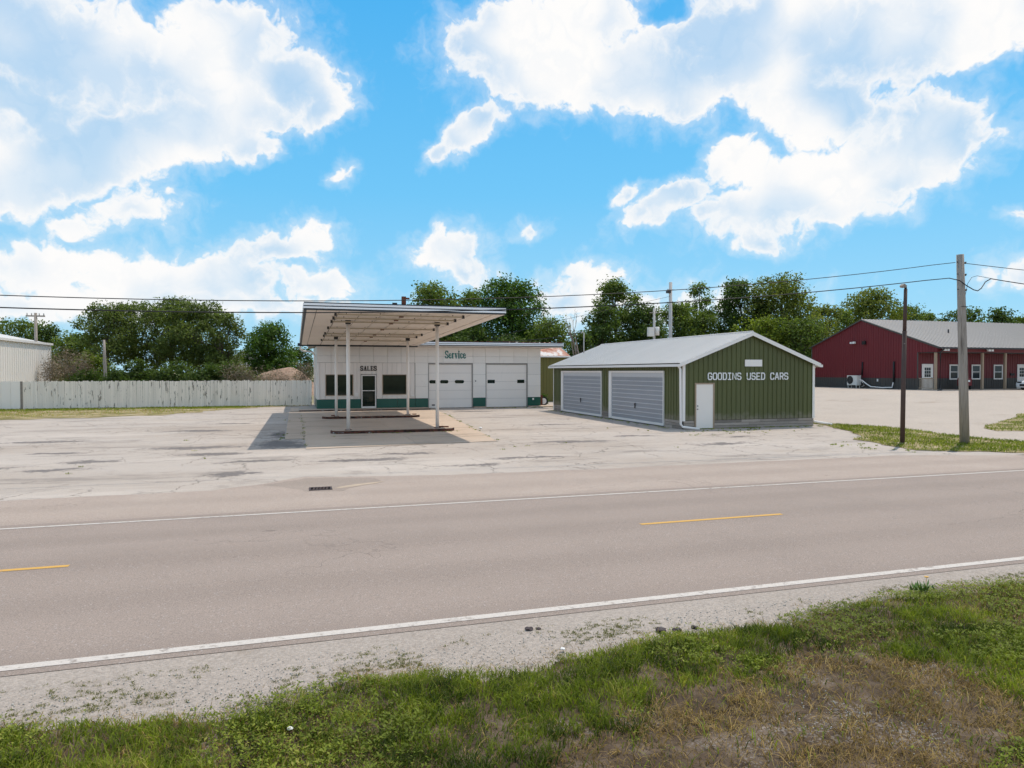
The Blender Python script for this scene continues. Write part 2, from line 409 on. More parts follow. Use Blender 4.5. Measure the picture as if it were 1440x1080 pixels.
    # road asphalt
    def asphalt(name, a, b, tint):
        m, nt = newmat(name)
        p = pos(nt)
        n = nt.noise(pos(nt, (.12, 1, 1)), .8, 5, .6)
        c = nt.mix(n, a, b)
        n2 = nt.noise(p, .5, 6, .6)
        c = nt.mix(nt.math('MULTIPLY', nt.step(n2, .45, .75), .5), c, tint)
        yy = nt.n('ShaderNodeSeparateXYZ', {0: p}).outputs[1]
        wob = nt.math('MULTIPLY_ADD', nt.noise(pos(nt, (.05, .3, 1)), 1.0, 2), .5, yy)
        wp = nt.math('PINGPONG', nt.math('ADD', wob, .15), .85)
        c = nt.mix(nt.math('MULTIPLY', nt.step(wp, .25, .75), .22), c, tuple(x * .72 for x in a))
        cv = nt.vmath('ADD', p, nt.vmath('SCALE', nt.noise(p, .9, 3, .6, color=True), scale=1.2))
        ck = nt.n('ShaderNodeTexVoronoi', {'Vector': nt.vmath('MULTIPLY', cv, (.22, .40, 1)), 'Scale': 1.0}, feature='DISTANCE_TO_EDGE').outputs['Distance']
        ckm = nt.math('MULTIPLY', nt.step(ck, .008, .001), nt.step(nt.noise(p, .16, 2), .50, .60))
        c = nt.mix(nt.math('MULTIPLY', ckm, .5), c, tuple(x * .45 for x in a))
        oil = nt.step(nt.noise(pos(nt, (.6, 1, 1)), 2.6, 3, .55), .735, .77)
        c = nt.mix(nt.math('MULTIPLY', oil, .45), c, tuple(x * .4 for x in a))
        gr = nt.noise(p, 70, 4, .8)
        c = nt.mix(1.0, c, nt.ramp(gr, [(.28, .55), (.5, 1.0), (.72, 1.5)]), 'MULTIPLY')
        spk = nt.n('ShaderNodeTexVoronoi', {'Vector': p, 'Scale': 38.0})
        sc_ = nt.n('ShaderNodeSeparateColor', {0: spk.outputs['Color']}).outputs[0]
        c = nt.mix(nt.math('MULTIPLY', nt.step(sc_, .86, .97), nt.math('MULTIPLY', nt.step(spk.outputs['Distance'], .5, .2), .5)), c, (.46, .43, .42))
        finish(nt, c, .9, 0, gr, .3, .006, .25)
        MATS[name] = m
    asphalt('road_asphalt', (.268, .215, .183), (.312, .254, .220), (.248, .202, .174))
    asphalt('stained_asphalt', (.270, .218, .182), (.345, .285, .243), (.245, .198, .165))
    simple('sediment', (.42, .33, .25), .95, var=.25, scale=6, bump=.3)
    asphalt('shoulder_asphalt', (.335, .268, .226), (.382, .312, .266), (.42, .350, .300))
    # paint on road
    def paint(name, col, under, lo, hi):
        m, nt = newmat(name)
        p = pos(nt)
        w = nt.step(nt.math('ADD', nt.noise(p, 14, 5, .7), nt.math('MULTIPLY', nt.noise(p, .7, 3), .35)), lo, hi)
        c = nt.mix(w, col, under)
        c = nt.mix(1.0, c, nt.ramp(nt.noise(p, 60, 3, .7), [(.3, .85), (.7, 1.1)]), 'MULTIPLY')
        finish(nt, c, .7, 0, spec=.3)
        MATS[name] = m
    paint('line_white', (.54, .490, .445), (.30, .255, .225), .70, .88)
    paint('line_yellow', (.60, .34, .075), (.32, .26, .20), .74, .92)
    # concrete
    m, nt = newmat('apron_concrete')
    p = pos(nt)
    r = nt.n('ShaderNodeObjectInfo').outputs['Random']
    c = nt.mix(nt.noise(p, .5, 6, .62), (.46, .350, .265), (.58, .470, .375))
    c = nt.mix(1.0, c, nt.ramp(r, [(0, .9), (1, 1.04)]), 'MULTIPLY')
    c = nt.mix(nt.math('MULTIPLY', nt.step(nt.noise(pos(nt, (.35, 1, 1)), 1.1, 6, .65), .48, .68), .6), c, (.27, .215, .170))
    gr = nt.noise(p, 30, 4, .7)
    c = nt.mix(1.0, c, nt.ramp(gr, [(.3, .88), (.7, 1.1)]), 'MULTIPLY')
    finish(nt, c, .9, 0, gr, .25, .01, .25)
    MATS['apron_concrete'] = m
    # soil of verge
    m, nt = newmat('verge_soil')
    p = pos(nt)
    c = nt.ramp(nt.noise(p, 2.2, 7, .68), [(.3, (.045, .031, .022)), (.5, (.095, .068, .047)), (.66, (.185, .142, .108))])
    vo = nt.n('ShaderNodeTexVoronoi', {'Vector': p, 'Scale': 60.0})
    sc_ = nt.n('ShaderNodeSeparateColor', {0: vo.outputs['Color']}).outputs[0]
    zone = nt.step(nt.noise(p, 1.3, 4, .6), .5, .64)
    c = nt.mix(nt.math('MULTIPLY', nt.step(sc_, .72, .80), nt.math('MULTIPLY', zone, .35)), c, (.40, .37, .35))
    finish(nt, c, .95, 0, nt.noise(p, 18, 5, .7), .7, .03, .15)
    MATS['verge_soil'] = m
    m, nt = newmat('strip_soil')
    p = pos(nt)
    c = nt.ramp(nt.noise(p, .8, 7, .68), [(.30, (.08, .095, .025)), (.44, (.19, .165, .065)), (.56, (.34, .27, .15)), (.70, (.44, .375, .28))])
    finish(nt, c, .95, 0, nt.noise(p, 12, 5, .7), .6, .03, .15)
    MATS['strip_soil'] = m
    m, nt = newmat('mound_dirt')
    p = pos(nt)
    c = nt.ramp(nt.noise(p, .9, 6, .65), [(.3, (.26, .165, .115)), (.6, (.40, .275, .205)), (.8, (.30, .26, .17))])
    finish(nt, c, .95, 0, nt.noise(p, 6, 5, .7), .6, .05, .15)
    MATS['mound_dirt'] = m
ground_mats()

# ------------------------------------------------------------------ geometry helpers
def tag(o, label=None, cat=None, group=None, kind=None):
    if label: o['label'] = label
    if cat: o['category'] = cat
    if group: o['group'] = group
    if kind: o['kind'] = kind
    return o
def link(name, me, mat, parent=None, loc=None):
    o = bpy.data.objects.new(name, me)
    C.objects.link(o)
    if mat: 
        if not me.materials: me.materials.append(MATS[mat])
    if parent is not None: o.parent = parent
    if loc is not None: o.location = loc
    return o
def thing(name, label, cat, loc=(0, 0, 0), group=None, rz=0.0):
    o = bpy.data.objects.new(name, None)
    o.empty_display_size = 0.3
    C.objects.link(o)
    o.location = loc
    o.rotation_euler.z = rz
    return tag(o, label, cat, group)
ORIGIN = {}
class MB:
    """collects geometry in world coordinates; build() links it as one mesh, relative to its thing"""
    def __init__(self, off=(0, 0, 0)):
        self.bm = bmesh.new()
        self.off = Vector(off)
    def v(self, co): return self.bm.verts.new(Vector(co) - self.off)
    def box(self, x0, x1, y0, y1, z0, z1):
        vs = [self.v((x, y, z)) for z in (z0, z1) for y in (y0, y1) for x in (x0, x1)]
        for f in ((0, 2, 3, 1), (4, 5, 7, 6), (0, 1, 5, 4), (2, 6, 7, 3), (0, 4, 6, 2), (1, 3, 7, 5)):
            self.bm.faces.new([vs[i] for i in f])
        return self
    def prism(self, pts, axis, a, b):
        """closed 2D outline extruded along an axis; pts are the other two coordinates in xyz order"""
        def mk(p, t):
            if axis == 'x': return (t, p[0], p[1])
            if axis == 'y': return (p[0], t, p[1])
            return (p[0], p[1], t)
        A = [self.v(mk(p, a)) for p in pts]
        B = [self.v(mk(p, b)) for p in pts]
        n = len(pts)
        for i in range(n):
            self.bm.faces.new((A[i], A[(i + 1) % n], B[(i + 1) % n], B[i]))
        self.bm.faces.new(A)
        self.bm.faces.new(B)
        return self
    def tube(self, pts, radii, n=8, cap=True, squash=None):
        pts = [Vector(p) for p in pts]
        if isinstance(radii, (int, float)): radii = [radii] * len(pts)
        rings = []
        ref = None
        for i, p in enumerate(pts):
            d = (pts[min(i + 1, len(pts) - 1)] - pts[max(i - 1, 0)]).normalized()
            if ref is None: ref = Vector((0, 0, 1)) if abs(d.z) < .9 else Vector((1, 0, 0))
            u = d.cross(ref)
            if u.length < 1e-4: u = d.cross(Vector((0, 1, 0)))
            u.normalize()
            w = d.cross(u).normalized()
            ref = -w if False else ref
            rings.append([self.v(p + (u * math.cos(2 * math.pi * k / n) + w * math.sin(2 * math.pi * k / n)) * radii[i]) for k in range(n)])
        for a, b in zip(rings, rings[1:]):
            for k in range(n):
                f = self.bm.faces.new((a[k], a[(k + 1) % n], b[(k + 1) % n], b[k]))
                f.smooth = True
        if cap:
            self.bm.faces.new(rings[0][::-1])
            self.bm.faces.new(rings[-1])
        return self
    def poly(self, pts):
        self.bm.faces.new([self.v(p) for p in pts])
        return self
    def mesh(self, name):
        bmesh.ops.recalc_face_normals(self.bm, faces=self.bm.faces[:])
        me = bpy.data.meshes.new(name)
        self.bm.to_mesh(me)
        self.bm.free()
        return me
    def build(self, name, mat, parent=None, loc=None):
        return link(name, self.mesh(name), mat, parent, loc)
class Thing:
    def __init__(self, name, label, cat, loc, group=None):
        self.o = thing(name, label, cat, loc, group)
        self.loc = Vector(loc)
    def mb(self): return MB(self.loc)
    def box(self, name, mat, *b, parent=None):
        return self.mb().box(*b).build(name, mat, parent or self.o)
def np_mesh(name, verts, faces, tint=None, smooth=False):
    """uniform n-gon mesh from numpy arrays"""
    verts = np.asarray(verts, np.float32)
    faces = np.asarray(faces, np.int32)
    me = bpy.data.meshes.new(name)
    me.vertices.add(len(verts))
    me.vertices.foreach_set('co', verts.ravel())
    nf, k = faces.shape
    me.loops.add(nf * k)
    me.loops.foreach_set('vertex_index', faces.ravel())
    me.polygons.add(nf)
    me.polygons.foreach_set('loop_start', np.arange(0, nf * k, k, dtype=np.int32))
    me.polygons.foreach_set('loop_total', np.full(nf, k, np.int32))
    if smooth: me.polygons.foreach_set('use_smooth', np.ones(nf, bool))
    if tint is not None:
        at = me.attributes.new('tint', 'FLOAT', 'POINT')
        at.data.foreach_set('value', np.asarray(tint, np.float32))
    me.update(calc_edges=True)
    me.validate()
    return me
def sstep(v, a, b):
    t = np.clip((np.asarray(v, float) - a) / (b - a), 0, 1)
    return t * t * (3 - 2 * t)
_tab = np.random.default_rng(3).random((256, 256))
def vnoise(x, y, scale=1.0, octv=4):
    x = np.asarray(x, float) * scale + 100; y = np.asarray(y, float) * scale + 100
    out = 0; amp = .5; tot = 0
    for o in range(octv):
        xi = np.floor(x).astype(int); yi = np.floor(y).astype(int)
        fx = x - xi; fy = y - yi
        fx = fx * fx * (3 - 2 * fx); fy = fy * fy * (3 - 2 * fy)
        g = lambda i, j: _tab[(xi + i) % 256, (yi + j) % 256]
        out = out + amp * ((g(0, 0) * (1 - fx) + g(1, 0) * fx) * (1 - fy) + (g(0, 1) * (1 - fx) + g(1, 1) * fx) * fy)
        tot += amp; amp *= .5; x = x * 2.03 + 17; y = y * 2.03 + 31
    return out / tot
def hgt(x, y):
    """lie of the land: level at the station, rising towards the red building"""
    x = np.asarray(x, float); y = np.asarray(y, float)
    return 1.0 * sstep(x, 27, 48) * sstep(y, 20, 44)
def at(px, py, Z):
    """point seen at a pixel of the photograph, Z metres in front of the camera"""
    x, y = (px - 720) / FPX, (540 - py) / FPX
    F = Vector((math.sin(YAW) * math.cos(PITCH), math.cos(YAW) * math.cos(PITCH), -math.sin(PITCH)))
    R = Vector((math.cos(YAW), -math.sin(YAW), 0))
    U = R.cross(F)
    d = F + R * x + U * y
    F0 = Vector((math.sin(YAW), math.cos(YAW), 0))
    return Vector((0, 0, CAMH)) + d * (Z / d.dot(F0))

# ------------------------------------------------------------------ the setting: ground, lots, road
def grid_sheet(name, x0, x1, y0, y1, nx, ny, zf, mat):
    xs = np.linspace(x0, x1, nx + 1); ys = np.linspace(y0, y1, ny + 1)
    return sheet_xy(name, xs, ys, zf, mat)
def sheet_xy(name, xs, ys, zf, mat):
    X, Y = np.meshgrid(xs, ys)
    Z = zf(X, Y) * np.ones_like(X)
    nx, ny = len(xs) - 1, len(ys) - 1
    i = (np.arange(ny)[:, None] * (nx + 1) + np.arange(nx)[None, :]).ravel()
    F = np.stack([i, i + 1, i + nx + 2, i + nx + 1], 1)
    o = link(name, np_mesh(name, np.stack([X, Y, Z], -1).reshape(-1, 3), F, smooth=True), mat)
    return tag(o, kind='structure')
def jag(pts, step, amp, scale=1.0, closed=True):
    """resample an outline and push it about with a smooth noise field"""
    out = []
    n = len(pts)
    for i in range(n if closed else n - 1):
        a, b = Vector(pts[i]), Vector(pts[(i + 1) % n])
        k = max(1, int((b - a).length / step))
        for j in range(k):
            p = a.lerp(b, j / k)
            dx = float(vnoise(p.x + 3.3, p.y + 9.1, scale, 2)) - .5
            dy = float(vnoise(p.x + 43.3, p.y + 29.1, scale, 2)) - .5
            out.append(p + Vector((dx, dy)) * 2 * amp)
    if not closed: out.append(Vector(pts[-1]))
    return out
def poly_sheet(name, pts, z, mat):
    from mathutils.geometry import delaunay_2d_cdt
    pts = [Vector((p[0], p[1])) for p in pts]
    vs, _, fs, _, _, _ = delaunay_2d_cdt(pts, [], [list(range(len(pts)))], 1, 1e-5)
    me = bpy.data.meshes.new(name)
    fl = []
    for f in fs:
        q = [vs[i] for i in f]
        ar = sum(q[i].x * q[(i + 1) % len(q)].y - q[(i + 1) % len(q)].x * q[i].y for i in range(len(q)))
        fl.append(f if ar > 0 else f[::-1])
    me.from_pydata([(v.x, v.y, z + float(hgt(v.x, v.y))) for v in vs], [], fl)
    return tag(link(name, me, mat), kind='structure')

axis_x = np.concatenate([np.linspace(-1500, -120, 14), np.linspace(-100, 10, 23), np.linspace(12, 70, 59), np.linspace(80, 200, 13), np.linspace(260, 1800, 14)])
axis_y = np.concatenate([np.linspace(-900, -60, 8), np.linspace(-50, 14, 17), np.linspace(16, 66, 51), np.linspace(70, 160, 10), np.linspace(200, 2000, 16)])
sheet_xy('ground', axis_x, axis_y, lambda X, Y: hgt(X, Y) - 0.06, 'field_grass')

lot_pts = [(-60, 16.6), (24.6, 16.6), (24.6, 28.2), (25.2, 60), (-60, 60)]
poly_sheet('parking_lot', lot_pts, 0.0, 'worn_lot')
gx = np.concatenate([np.linspace(24.5, 56, 64), np.linspace(58, 140, 30)])
gy = np.linspace(16.4, 62, 92)
sheet_xy('gravel_lot', gx, gy, lambda X, Y: hgt(X, Y) + 0.004, 'pale_gravel')

def crown(Y):
    return 0.10 * np.clip(1 - np.abs(np.asarray(Y, float) - 10.55) / 3.6, 0, 1)
ys_road = np.array([7.13, 7.5, 8.2, 9.0, 9.8, 10.3, 10.55, 10.8, 11.3, 12.1, 12.9, 13.5, 14.15])
sheet_xy('road', np.linspace(-160, 240, 41), ys_road, lambda X, Y: crown(Y) + 0.014, 'road_asphalt')
def line(name, x0, x1, y, w, mat):
    ys = np.array([y - w / 2, y, y + w / 2])
    return sheet_xy(name, np.linspace(x0, x1, max(2, int((x1 - x0) / 10) + 1)), ys, lambda X, Y: crown(Y) + 0.018, mat)
line('white_edge_line', -160, 240, 7.30, 0.115, 'line_white')
line('white_edge_line', -160, 240, 13.80, 0.105, 'line_white')
for k in range(-4, 5):
    line('yellow_lane_dash', 5.56 + 11.28 * k, 8.40 + 11.28 * k, 10.55, 0.10, 'line_yellow')
sh = [(-160, 14.15), (240, 14.15), (240, 16.5), (60, 16.5), (22.4, 16.45), (18.2, 17.6), (11.6, 17.6), (4.0, 17.7), (1.6, 18.1), (.2, 18.5), (-.9, 17.5), (-1.8, 17.0), (-5.9, 16.9), (-30, 16.9), (-160, 16.9)]
poly_sheet('paved_shoulder', [Vector(sh[0]), Vector(sh[1])] + jag(sh[2:-1], .3, .10, 1.2, False) + [Vector(sh[-1])], 0.008, 'shoulder_asphalt')

drain_pts = [(-.6, 17.35), (-.1, 16.7), (.15, 16.2), (.95, 16.15), (1.3, 16.5), (2.0, 17.3), (1.9, 17.75), (1.2, 18.0), (.3, 18.2), (-.3, 17.9)]
poly_sheet('drain_hollow', jag(drain_pts, .08, .22, 2.2), 0.0105, 'stained_asphalt')
poly_sheet('sediment_trail', jag([(.86, 16.42), (1.3, 16.55), (2.0, 17.0), (2.1, 17.15), (1.5, 16.95), (.95, 16.68)], .08, .06, 3.0), 0.0135, 'sediment')
sheet_xy('gravel_shoulder', np.linspace(-60, 90, 76), np.array([-1, 3, 5, 6, 6.7, 6.85, 7.0, 7.12, 7.15, 7.3]), lambda X, Y: -0.004 + 0.018 * sstep(Y, 6.7, 7.12) - 0.03 * sstep(Y, 7.15, 7.3), 'shoulder_gravel')
VERGE = [(-60, 6.0), (-6, 6.25), (-2.2, 6.3), (-.65, 6.07), (.38, 6.30), (1.8, 6.2), (3.5, 6.42), (5.4, 6.50), (7.2, 6.76), (9.2, 6.66), (14, 6.75), (60, 6.7)]
def verge_edge(x):
    return np.interp(x, [p[0] for p in VERGE], [p[1] for p in VERGE])
def dead_patch(x, y):
    """1 in the bare, burnt patch of the verge"""
    d = np.minimum(np.hypot((x - 3.1) / 1.7, (y - 4.1) / 1.05), np.hypot((x - 4.55) / 1.15, (y - 4.35) / .95))
    d = d + (vnoise(x, y, 1.7, 4) - .5) * .9
    return 1 - sstep(d, .75, 1.12)
def verge_z(X, Y):
    e = verge_edge(X) + (vnoise(X, Y, 1.9, 4) - .5) * .5
    t = sstep(e - Y, -.12, .5)
    return -0.045 + t * 0.07 + (vnoise(X, Y, 2.2, 4) - .5) * 0.06 * t
vx = np.concatenate([np.linspace(-60, -8, 14), np.linspace(-7.5, 15, 226), np.linspace(17, 60, 12)])
vy = np.concatenate([np.linspace(-30, 1.5, 12), np.linspace(1.6, 7.2, 75)])
sheet_xy('grass_verge', vx, vy, verge_z, 'verge_soil')

# concrete apron of separate slabs
apron = tag(poly_sheet('concrete_apron', [(.33, 25.0), (7.45, 25.75), (9.3, 46.3), (9.3, 48.3), (-.42, 48.3), (-.42, 28.85), (.33, 28.85)], 0.006, 'grout'), kind='structure')
def slab(q, name='slab'):
    g = .012
    c = sum((Vector(p) for p in q), Vector((0, 0))) / len(q)
    q = [Vector(p) + (c - Vector(p)).normalized() * g for p in q]
    m = MB(); m.prism([(p.x, p.y) for p in q], 'z', .004, .022)
    return m.build(name, 'apron_concrete', apron)
xr = lambda y: 7.45 + (9.3 - 7.45) * (y - 25.75) / (46.3 - 25.75)
rows = [25.35, 28.4, 33.6, 39.0, 44.0, 48.3]
for i, (a, b) in enumerate(zip(rows, rows[1:])):
    fa = 25.05 if i == 0 else a
    slab([(.35, fa), (4.3, a if i else 25.4), (4.3, b), (.35, b)])
    slab([(4.3, a if i else 25.4), (xr(a), a if i else 25.75), (min(xr(b), 9.3), b), (4.3, b)])
for a, b in ((28.9, 34.0), (34.0, 41.0), (41.0, 48.3)):
    slab([(-.40, a), (.35, a), (.35, b), (-.38, b)])

STRIP = [(-60, 43), (-30, 44), (-15.5, 45.2), (-12, 46.2), (-9, 47.0), (-7.2, 47.2), (-5.6, 50.0), (-3.6, 53.6), (-1.8, 55.6), (1.3, 56.6), (1.3, 59), (-60, 59)]
poly_sheet('fence_grass_strip', jag(STRIP, .25, 1.3, .62), 0.012, 'strip_soil')
RSTRIP = [(25.6, 29.9), (24.7, 28.0), (23.6, 24.8), (21.3, 22.0), (20.4, 20.2), (20.3, 18.6), (22.6, 17.0), (28, 16.6), (40, 16.4), (40, 17.6), (30, 18.3), (26.6, 19.2), (26.2, 21.5), (26.9, 24.2), (27.2, 27.2)]
poly_sheet('roadside_grass_strip', jag(RSTRIP, .35, .35, .9), 0.016, 'strip_soil')
RPATCH = [(31.0, 25.0), (33.5, 26.6), (39, 29.0), (48, 32), (60, 33), (60, 28), (46, 25), (36, 22.6), (32, 22.4), (30.2, 23.4)]
rp = jag(RPATCH, .6, .5, .7)
cx, cy = 42, 27
bm = bmesh.new()
rings = []
for t in (1.0, .8, .6, .4, .2):
    rings.append([bm.verts.new((cx + (p.x - cx) * t, cy + (p.y - cy) * t, float(hgt(cx + (p.x - cx) * t, cy + (p.y - cy) * t)) + .02)) for p in rp])
for a, b in zip(rings, rings[1:]):
    for i in range(len(a)):
        bm.faces.new((a[i], a[(i + 1) % len(a)], b[(i + 1) % len(a)], b[i]))
bm.faces.new(rings[-1])
bmesh.ops.recalc_face_normals(bm, faces=bm.faces[:])
me = bpy.data.meshes.new('lot_grass_patch'); bm.to_mesh(me); bm.free()
tag(link('lot_grass_patch', me, 'strip_soil'), kind='structure')

# ------------------------------------------------------------------ lettering
def stroke_letter(T, name, mat, strokes, x, z, w, h, y, parent):
    """a letter of flat bars; strokes are polylines in a 0..1 box with a thickness (fraction of height)"""
    mb = T.mb()
    k = 0
    for (pts, th) in strokes:
        P_ = [Vector((x + p[0] * w, z + p[1] * h)) for p in pts]
        for a, b in zip(P_, P_[1:]):
            d = (b - a).normalized()
            n = Vector((-d.y, d.x)) * th * h / 2
            e = d * th * h * .38
            q = [a - e + n, b + e + n, b + e - n, a - e - n]
            k += 1
            mb.prism([(p.x, p.y) for p in q], 'y', y - .022 - k * .0012, y + .0)
    return mb.build(name, mat, parent)
def arc(cx, cy, rx, ry, a0, a1, n=8):
    return [(cx + rx * math.cos(math.radians(a0 + (a1 - a0) * i / n)), cy + ry * math.sin(math.radians(a0 + (a1 - a0) * i / n))) for i in range(n + 1)]
T_ = .165
BLOCK = {
    'G': [([(1, .80), (.80, 1), (.2, 1), (0, .8), (0, .2), (.2, 0), (.8, 0), (1, .2), (1, .48), (.6, .48)], T_)],
    'O': [([(.2, 1), (0, .8), (0, .2), (.2, 0)], T_), ([(.8, 0), (1, .2), (1, .8), (.8, 1)], T_), ([(.2, 1), (.8, 1)], T_), ([(.2, 0), (.8, 0)], T_)],
    'D': [([(.08, 0), (.08, 1)], T_), ([(0, 1), (.75, 1), (1, .78), (1, .22), (.75, 0), (0, 0)], T_)],
    'I': [([(.5, 0), (.5, 1)], T_), ([(.1, 1), (.9, 1)], T_), ([(.1, 0), (.9, 0)], T_)],
    'N': [([(0, 0), (0, 1)], .14), ([(1, 0), (1, 1)], .14), ([(.08, .95), (.92, .05)], .13)],
    'S': [([(1, .82), (.8, 1), (.2, 1), (0, .82), (0, .66), (.2, .52), (.8, .48), (1, .34), (1, .18), (.8, 0), (.2, 0), (0, .18)], T_)],
    'U': [([(0, 1), (0, .2), (.2, 0), (.8, 0), (1, .2), (1, 1)], T_)],
    'E': [([(.08, 0), (.08, 1)], T_), ([(0, 1), (1, 1)], T_), ([(0, .5), (.8, .5)], T_), ([(0, 0), (1, 0)], T_)],
    'C': [([(1, .8), (.8, 1), (.2, 1), (0, .8), (0, .2), (.2, 0), (.8, 0), (1, .2)], T_)],
    'A': [([(0, 0), (.42, 1)], T_), ([(1, 0), (.58, 1)], T_), ([(.2, .32), (.8, .32)], T_), ([(.4, 1), (.6, 1)], T_)],
    'R': [([(.08, 0), (.08, 1)], T_), ([(0, 1), (.78, 1), (1, .84), (1, .62), (.78, .47), (.1, .47)], T_), ([(.55, .46), (1, 0)], T_)],
    'L': [([(.25, 0), (.25, 1)], .24), ([(.05, 1), (.40, 1)], .10), ([(.05, 0), (.90, 0), (.90, .12)], .14)],
}
SLAB = {
    'S': [([(.95, .72), (.95, .98)], .12), ([(.95, .85), (.7, 1), (.25, 1), (.06, .8), (.2, .58), (.8, .42), (.94, .2), (.75, 0), (.3, 0), (.05, .15)], .22), ([(.05, .02), (.05, .28)], .12)],
    'A': [([(.16, 0), (.46, 1)], .14), ([(.84, 0), (.54, 1)], .26), ([(.28, .34), (.74, .34)], .12), ([(-.04, 0), (.34, 0)], .12), ([(.64, 0), (1.04, 0)], .12)],
    'L': BLOCK['L'],
    'E': [([(.25, 0), (.25, 1)], .26), ([(0, 1), (.95, 1), (.95, .75)], .13), ([(.25, .5), (.7, .5)], .13), ([(0, 0), (.98, 0), (.98, .26)], .13)],
}
SERIF = {  # narrow letters, thick stems and thin serifs: (strokes, relative width, height in x-heights)
    'S': ([([(.92, .66), (.92, .98)], .05), ([(.88, .80), (.7, .98), (.3, .98), (.08, .8), (.2, .58), (.8, .40), (.92, .2), (.72, .02), (.3, .02), (.08, .2)], .13), ([(.06, .02), (.06, .3)], .05)], 1.15, 1.5),
    'e': ([([(.1, .55), (.9, .55), (.86, .8), (.5, 1), (.16, .8)], .12), ([(.14, .85), (.1, .3), (.3, .04), (.6, 0), (.92, .18)], .20)], .9, 1.0),
    'r': ([([(.3, 0), (.3, 1)], .24), ([(.05, 1), (.35, 1)], .09), ([(.05, 0), (.62, 0)], .09), ([(.36, .7), (.6, .98), (.92, .9)], .15)], .8, 1.0),
    'v': ([([(.2, 1), (.52, 0)], .22), ([(.86, 1), (.54, 0)], .10), ([(0, 1), (.4, 1)], .09), ([(.66, 1), (1, 1)], .09)], 1.0, 1.0),
    'i': ([([(.5, 0), (.5, 1)], .24), ([(.15, 1), (.55, 1)], .09), ([(.12, 0), (.9, 0)], .09), ([(.5, 1.32), (.5, 1.48)], .24)], .6, 1.0),
    'c': ([([(.88, .72), (.82, .92), (.5, 1), (.2, .86)], .12), ([(.2, .9), (.1, .5), (.2, .12), (.5, 0), (.9, .18)], .20)], .85, 1.0),
}

# ------------------------------------------------------------------ service station
T = Thing('service_station', 'white panelled service station with green base and two garage doors', 'gas station', (9.6, 50.0, 0.0))
S = T.o
T.box('wall_core', 'grout', 1.50, 17.80, 50.21, 58.0, 0.0, 4.46)
def panel(x0, x1, z0, z1, mat='white_enamel', name='enamel_panel', y0=50.0, g=.006, depth=.2):
    return T.box(name, mat, x0 + g, x1 - g, y0, y0 + depth, z0 + g, z1 - g)
# header: two rows of enamel panels across the front
hx = np.concatenate([np.linspace(1.44, 9.2, 9), np.linspace(9.2, 12.56, 4)[1:], np.linspace(12.56, 13.52, 2)[1:], np.linspace(13.52, 16.82, 4)[1:], [17.85]])
for a, b in zip(hx, hx[1:]):
    panel(a, b, 3.30, 3.78)
    panel(a, b, 3.78, 4.46)
# piers
for a, b in ((8.27, 9.21), (12.56, 13.52), (16.82, 17.85)):
    for z0, z1 in ((.74, 1.60), (1.60, 2.45), (2.45, 3.30)):
        panel(a, b, z0, z1)
    panel(a, b, .10, .74, 'green_base', 'base_panel', y0=49.985)
# office front boards
def office_boards(x0, x1, z0, z1, n):
    xs = np.linspace(x0, x1, n + 1)
    for a, b in zip(xs, xs[1:]): panel(a, b, z0, z1, 'white_board', 'wall_board', g=.005, y0=50.02, depth=.18)
office_boards(1.62, 2.02, .74, 3.29, 1)
office_boards(2.02, 3.90, 2.47, 3.29, 5); office_boards(2.02, 3.90, .74, .99, 5)
office_boards(3.90, 4.42, .74, 3.29, 2)
office_boards(4.42, 5.53, 2.49, 3.29, 3)
office_boards(5.53, 5.93, .74, 3.29, 1)
office_boards(5.93, 7.65, 2.46, 3.29, 5); office_boards(5.93, 7.65, .74, 1.03, 5)
office_boards(7.65, 8.25, .74, 3.29, 2)
T.box('corner_trim', 'white_paint', 1.44, 1.615, 49.98, 50.2, .74, 3.29)
T.box('corner_trim', 'dark_line', 8.252, 8.268, 49.99, 50.2, .74, 3.29)
for a, b in ((1.44, 3.0), (3.0, 4.42), (5.53, 7.0), (7.0, 8.268)):
    panel(a, b, .10, .735, 'green_base', 'base_panel', y0=49.985)
# office windows and door
def office_window(x0, x1, z0, z1, bars=()):
    w = T.mb()
    f = .045
    w.box(x0 - f, x1 + f, 49.985, 50.12, z1, z1 + f).box(x0 - f, x1 + f, 49.985, 50.12, z0 - f, z0)
    w.box(x0 - f, x0, 49.985, 50.12, z0, z1).box(x1, x1 + f, 49.985, 50.12, z0, z1)
    fr = w.build('window', 'tan_wood', S)
    xs = [x0] + list(bars) + [x1]
    for a, b in zip(xs, xs[1:]): T.box('pane', 'glass_dark', a + .012, b - .012, 50.06, 50.075, z0 + .002, z1 - .002, parent=fr)
    for b in bars: T.box('mullion', 'white_paint', b - .012, b + .012, 50.04, 50.09, z0, z1, parent=fr)
    return fr
office_window(2.06, 3.86, 1.03, 2.43, (2.78,))
office_window(5.97, 7.61, 1.07, 2.42)
dm = T.mb()
dm.box(4.46, 4.535, 49.97, 50.12, .10, 2.45).box(5.415, 5.49, 49.97, 50.12, .10, 2.45).box(4.535, 5.415, 49.97, 50.12, 2.37, 2.45).box(4.535, 5.415, 49.97, 50.10, .10, .22).box(4.535, 5.415, 49.97, 50.10, 1.30, 1.35)
dr = dm.build('door', 'white_paint', S)
T.box('pane', 'glass_dark', 4.54, 5.41, 50.03, 50.045, .222, 1.298, parent=dr)
T.box('pane', 'glass_dark', 4.54, 5.41, 50.03, 50.045, 1.352, 2.368, parent=dr)
T.box('handle', 'trim_white', 4.60, 4.95, 49.93, 49.968, 1.30, 1.345, parent=dr)
T.mb().box(3.98, 4.26, 49.90, 50.018, .92, 1.17).box(4.05, 4.18, 49.88, 49.899, 1.02, 1.06).build('mail_box', 'white_paint', S)
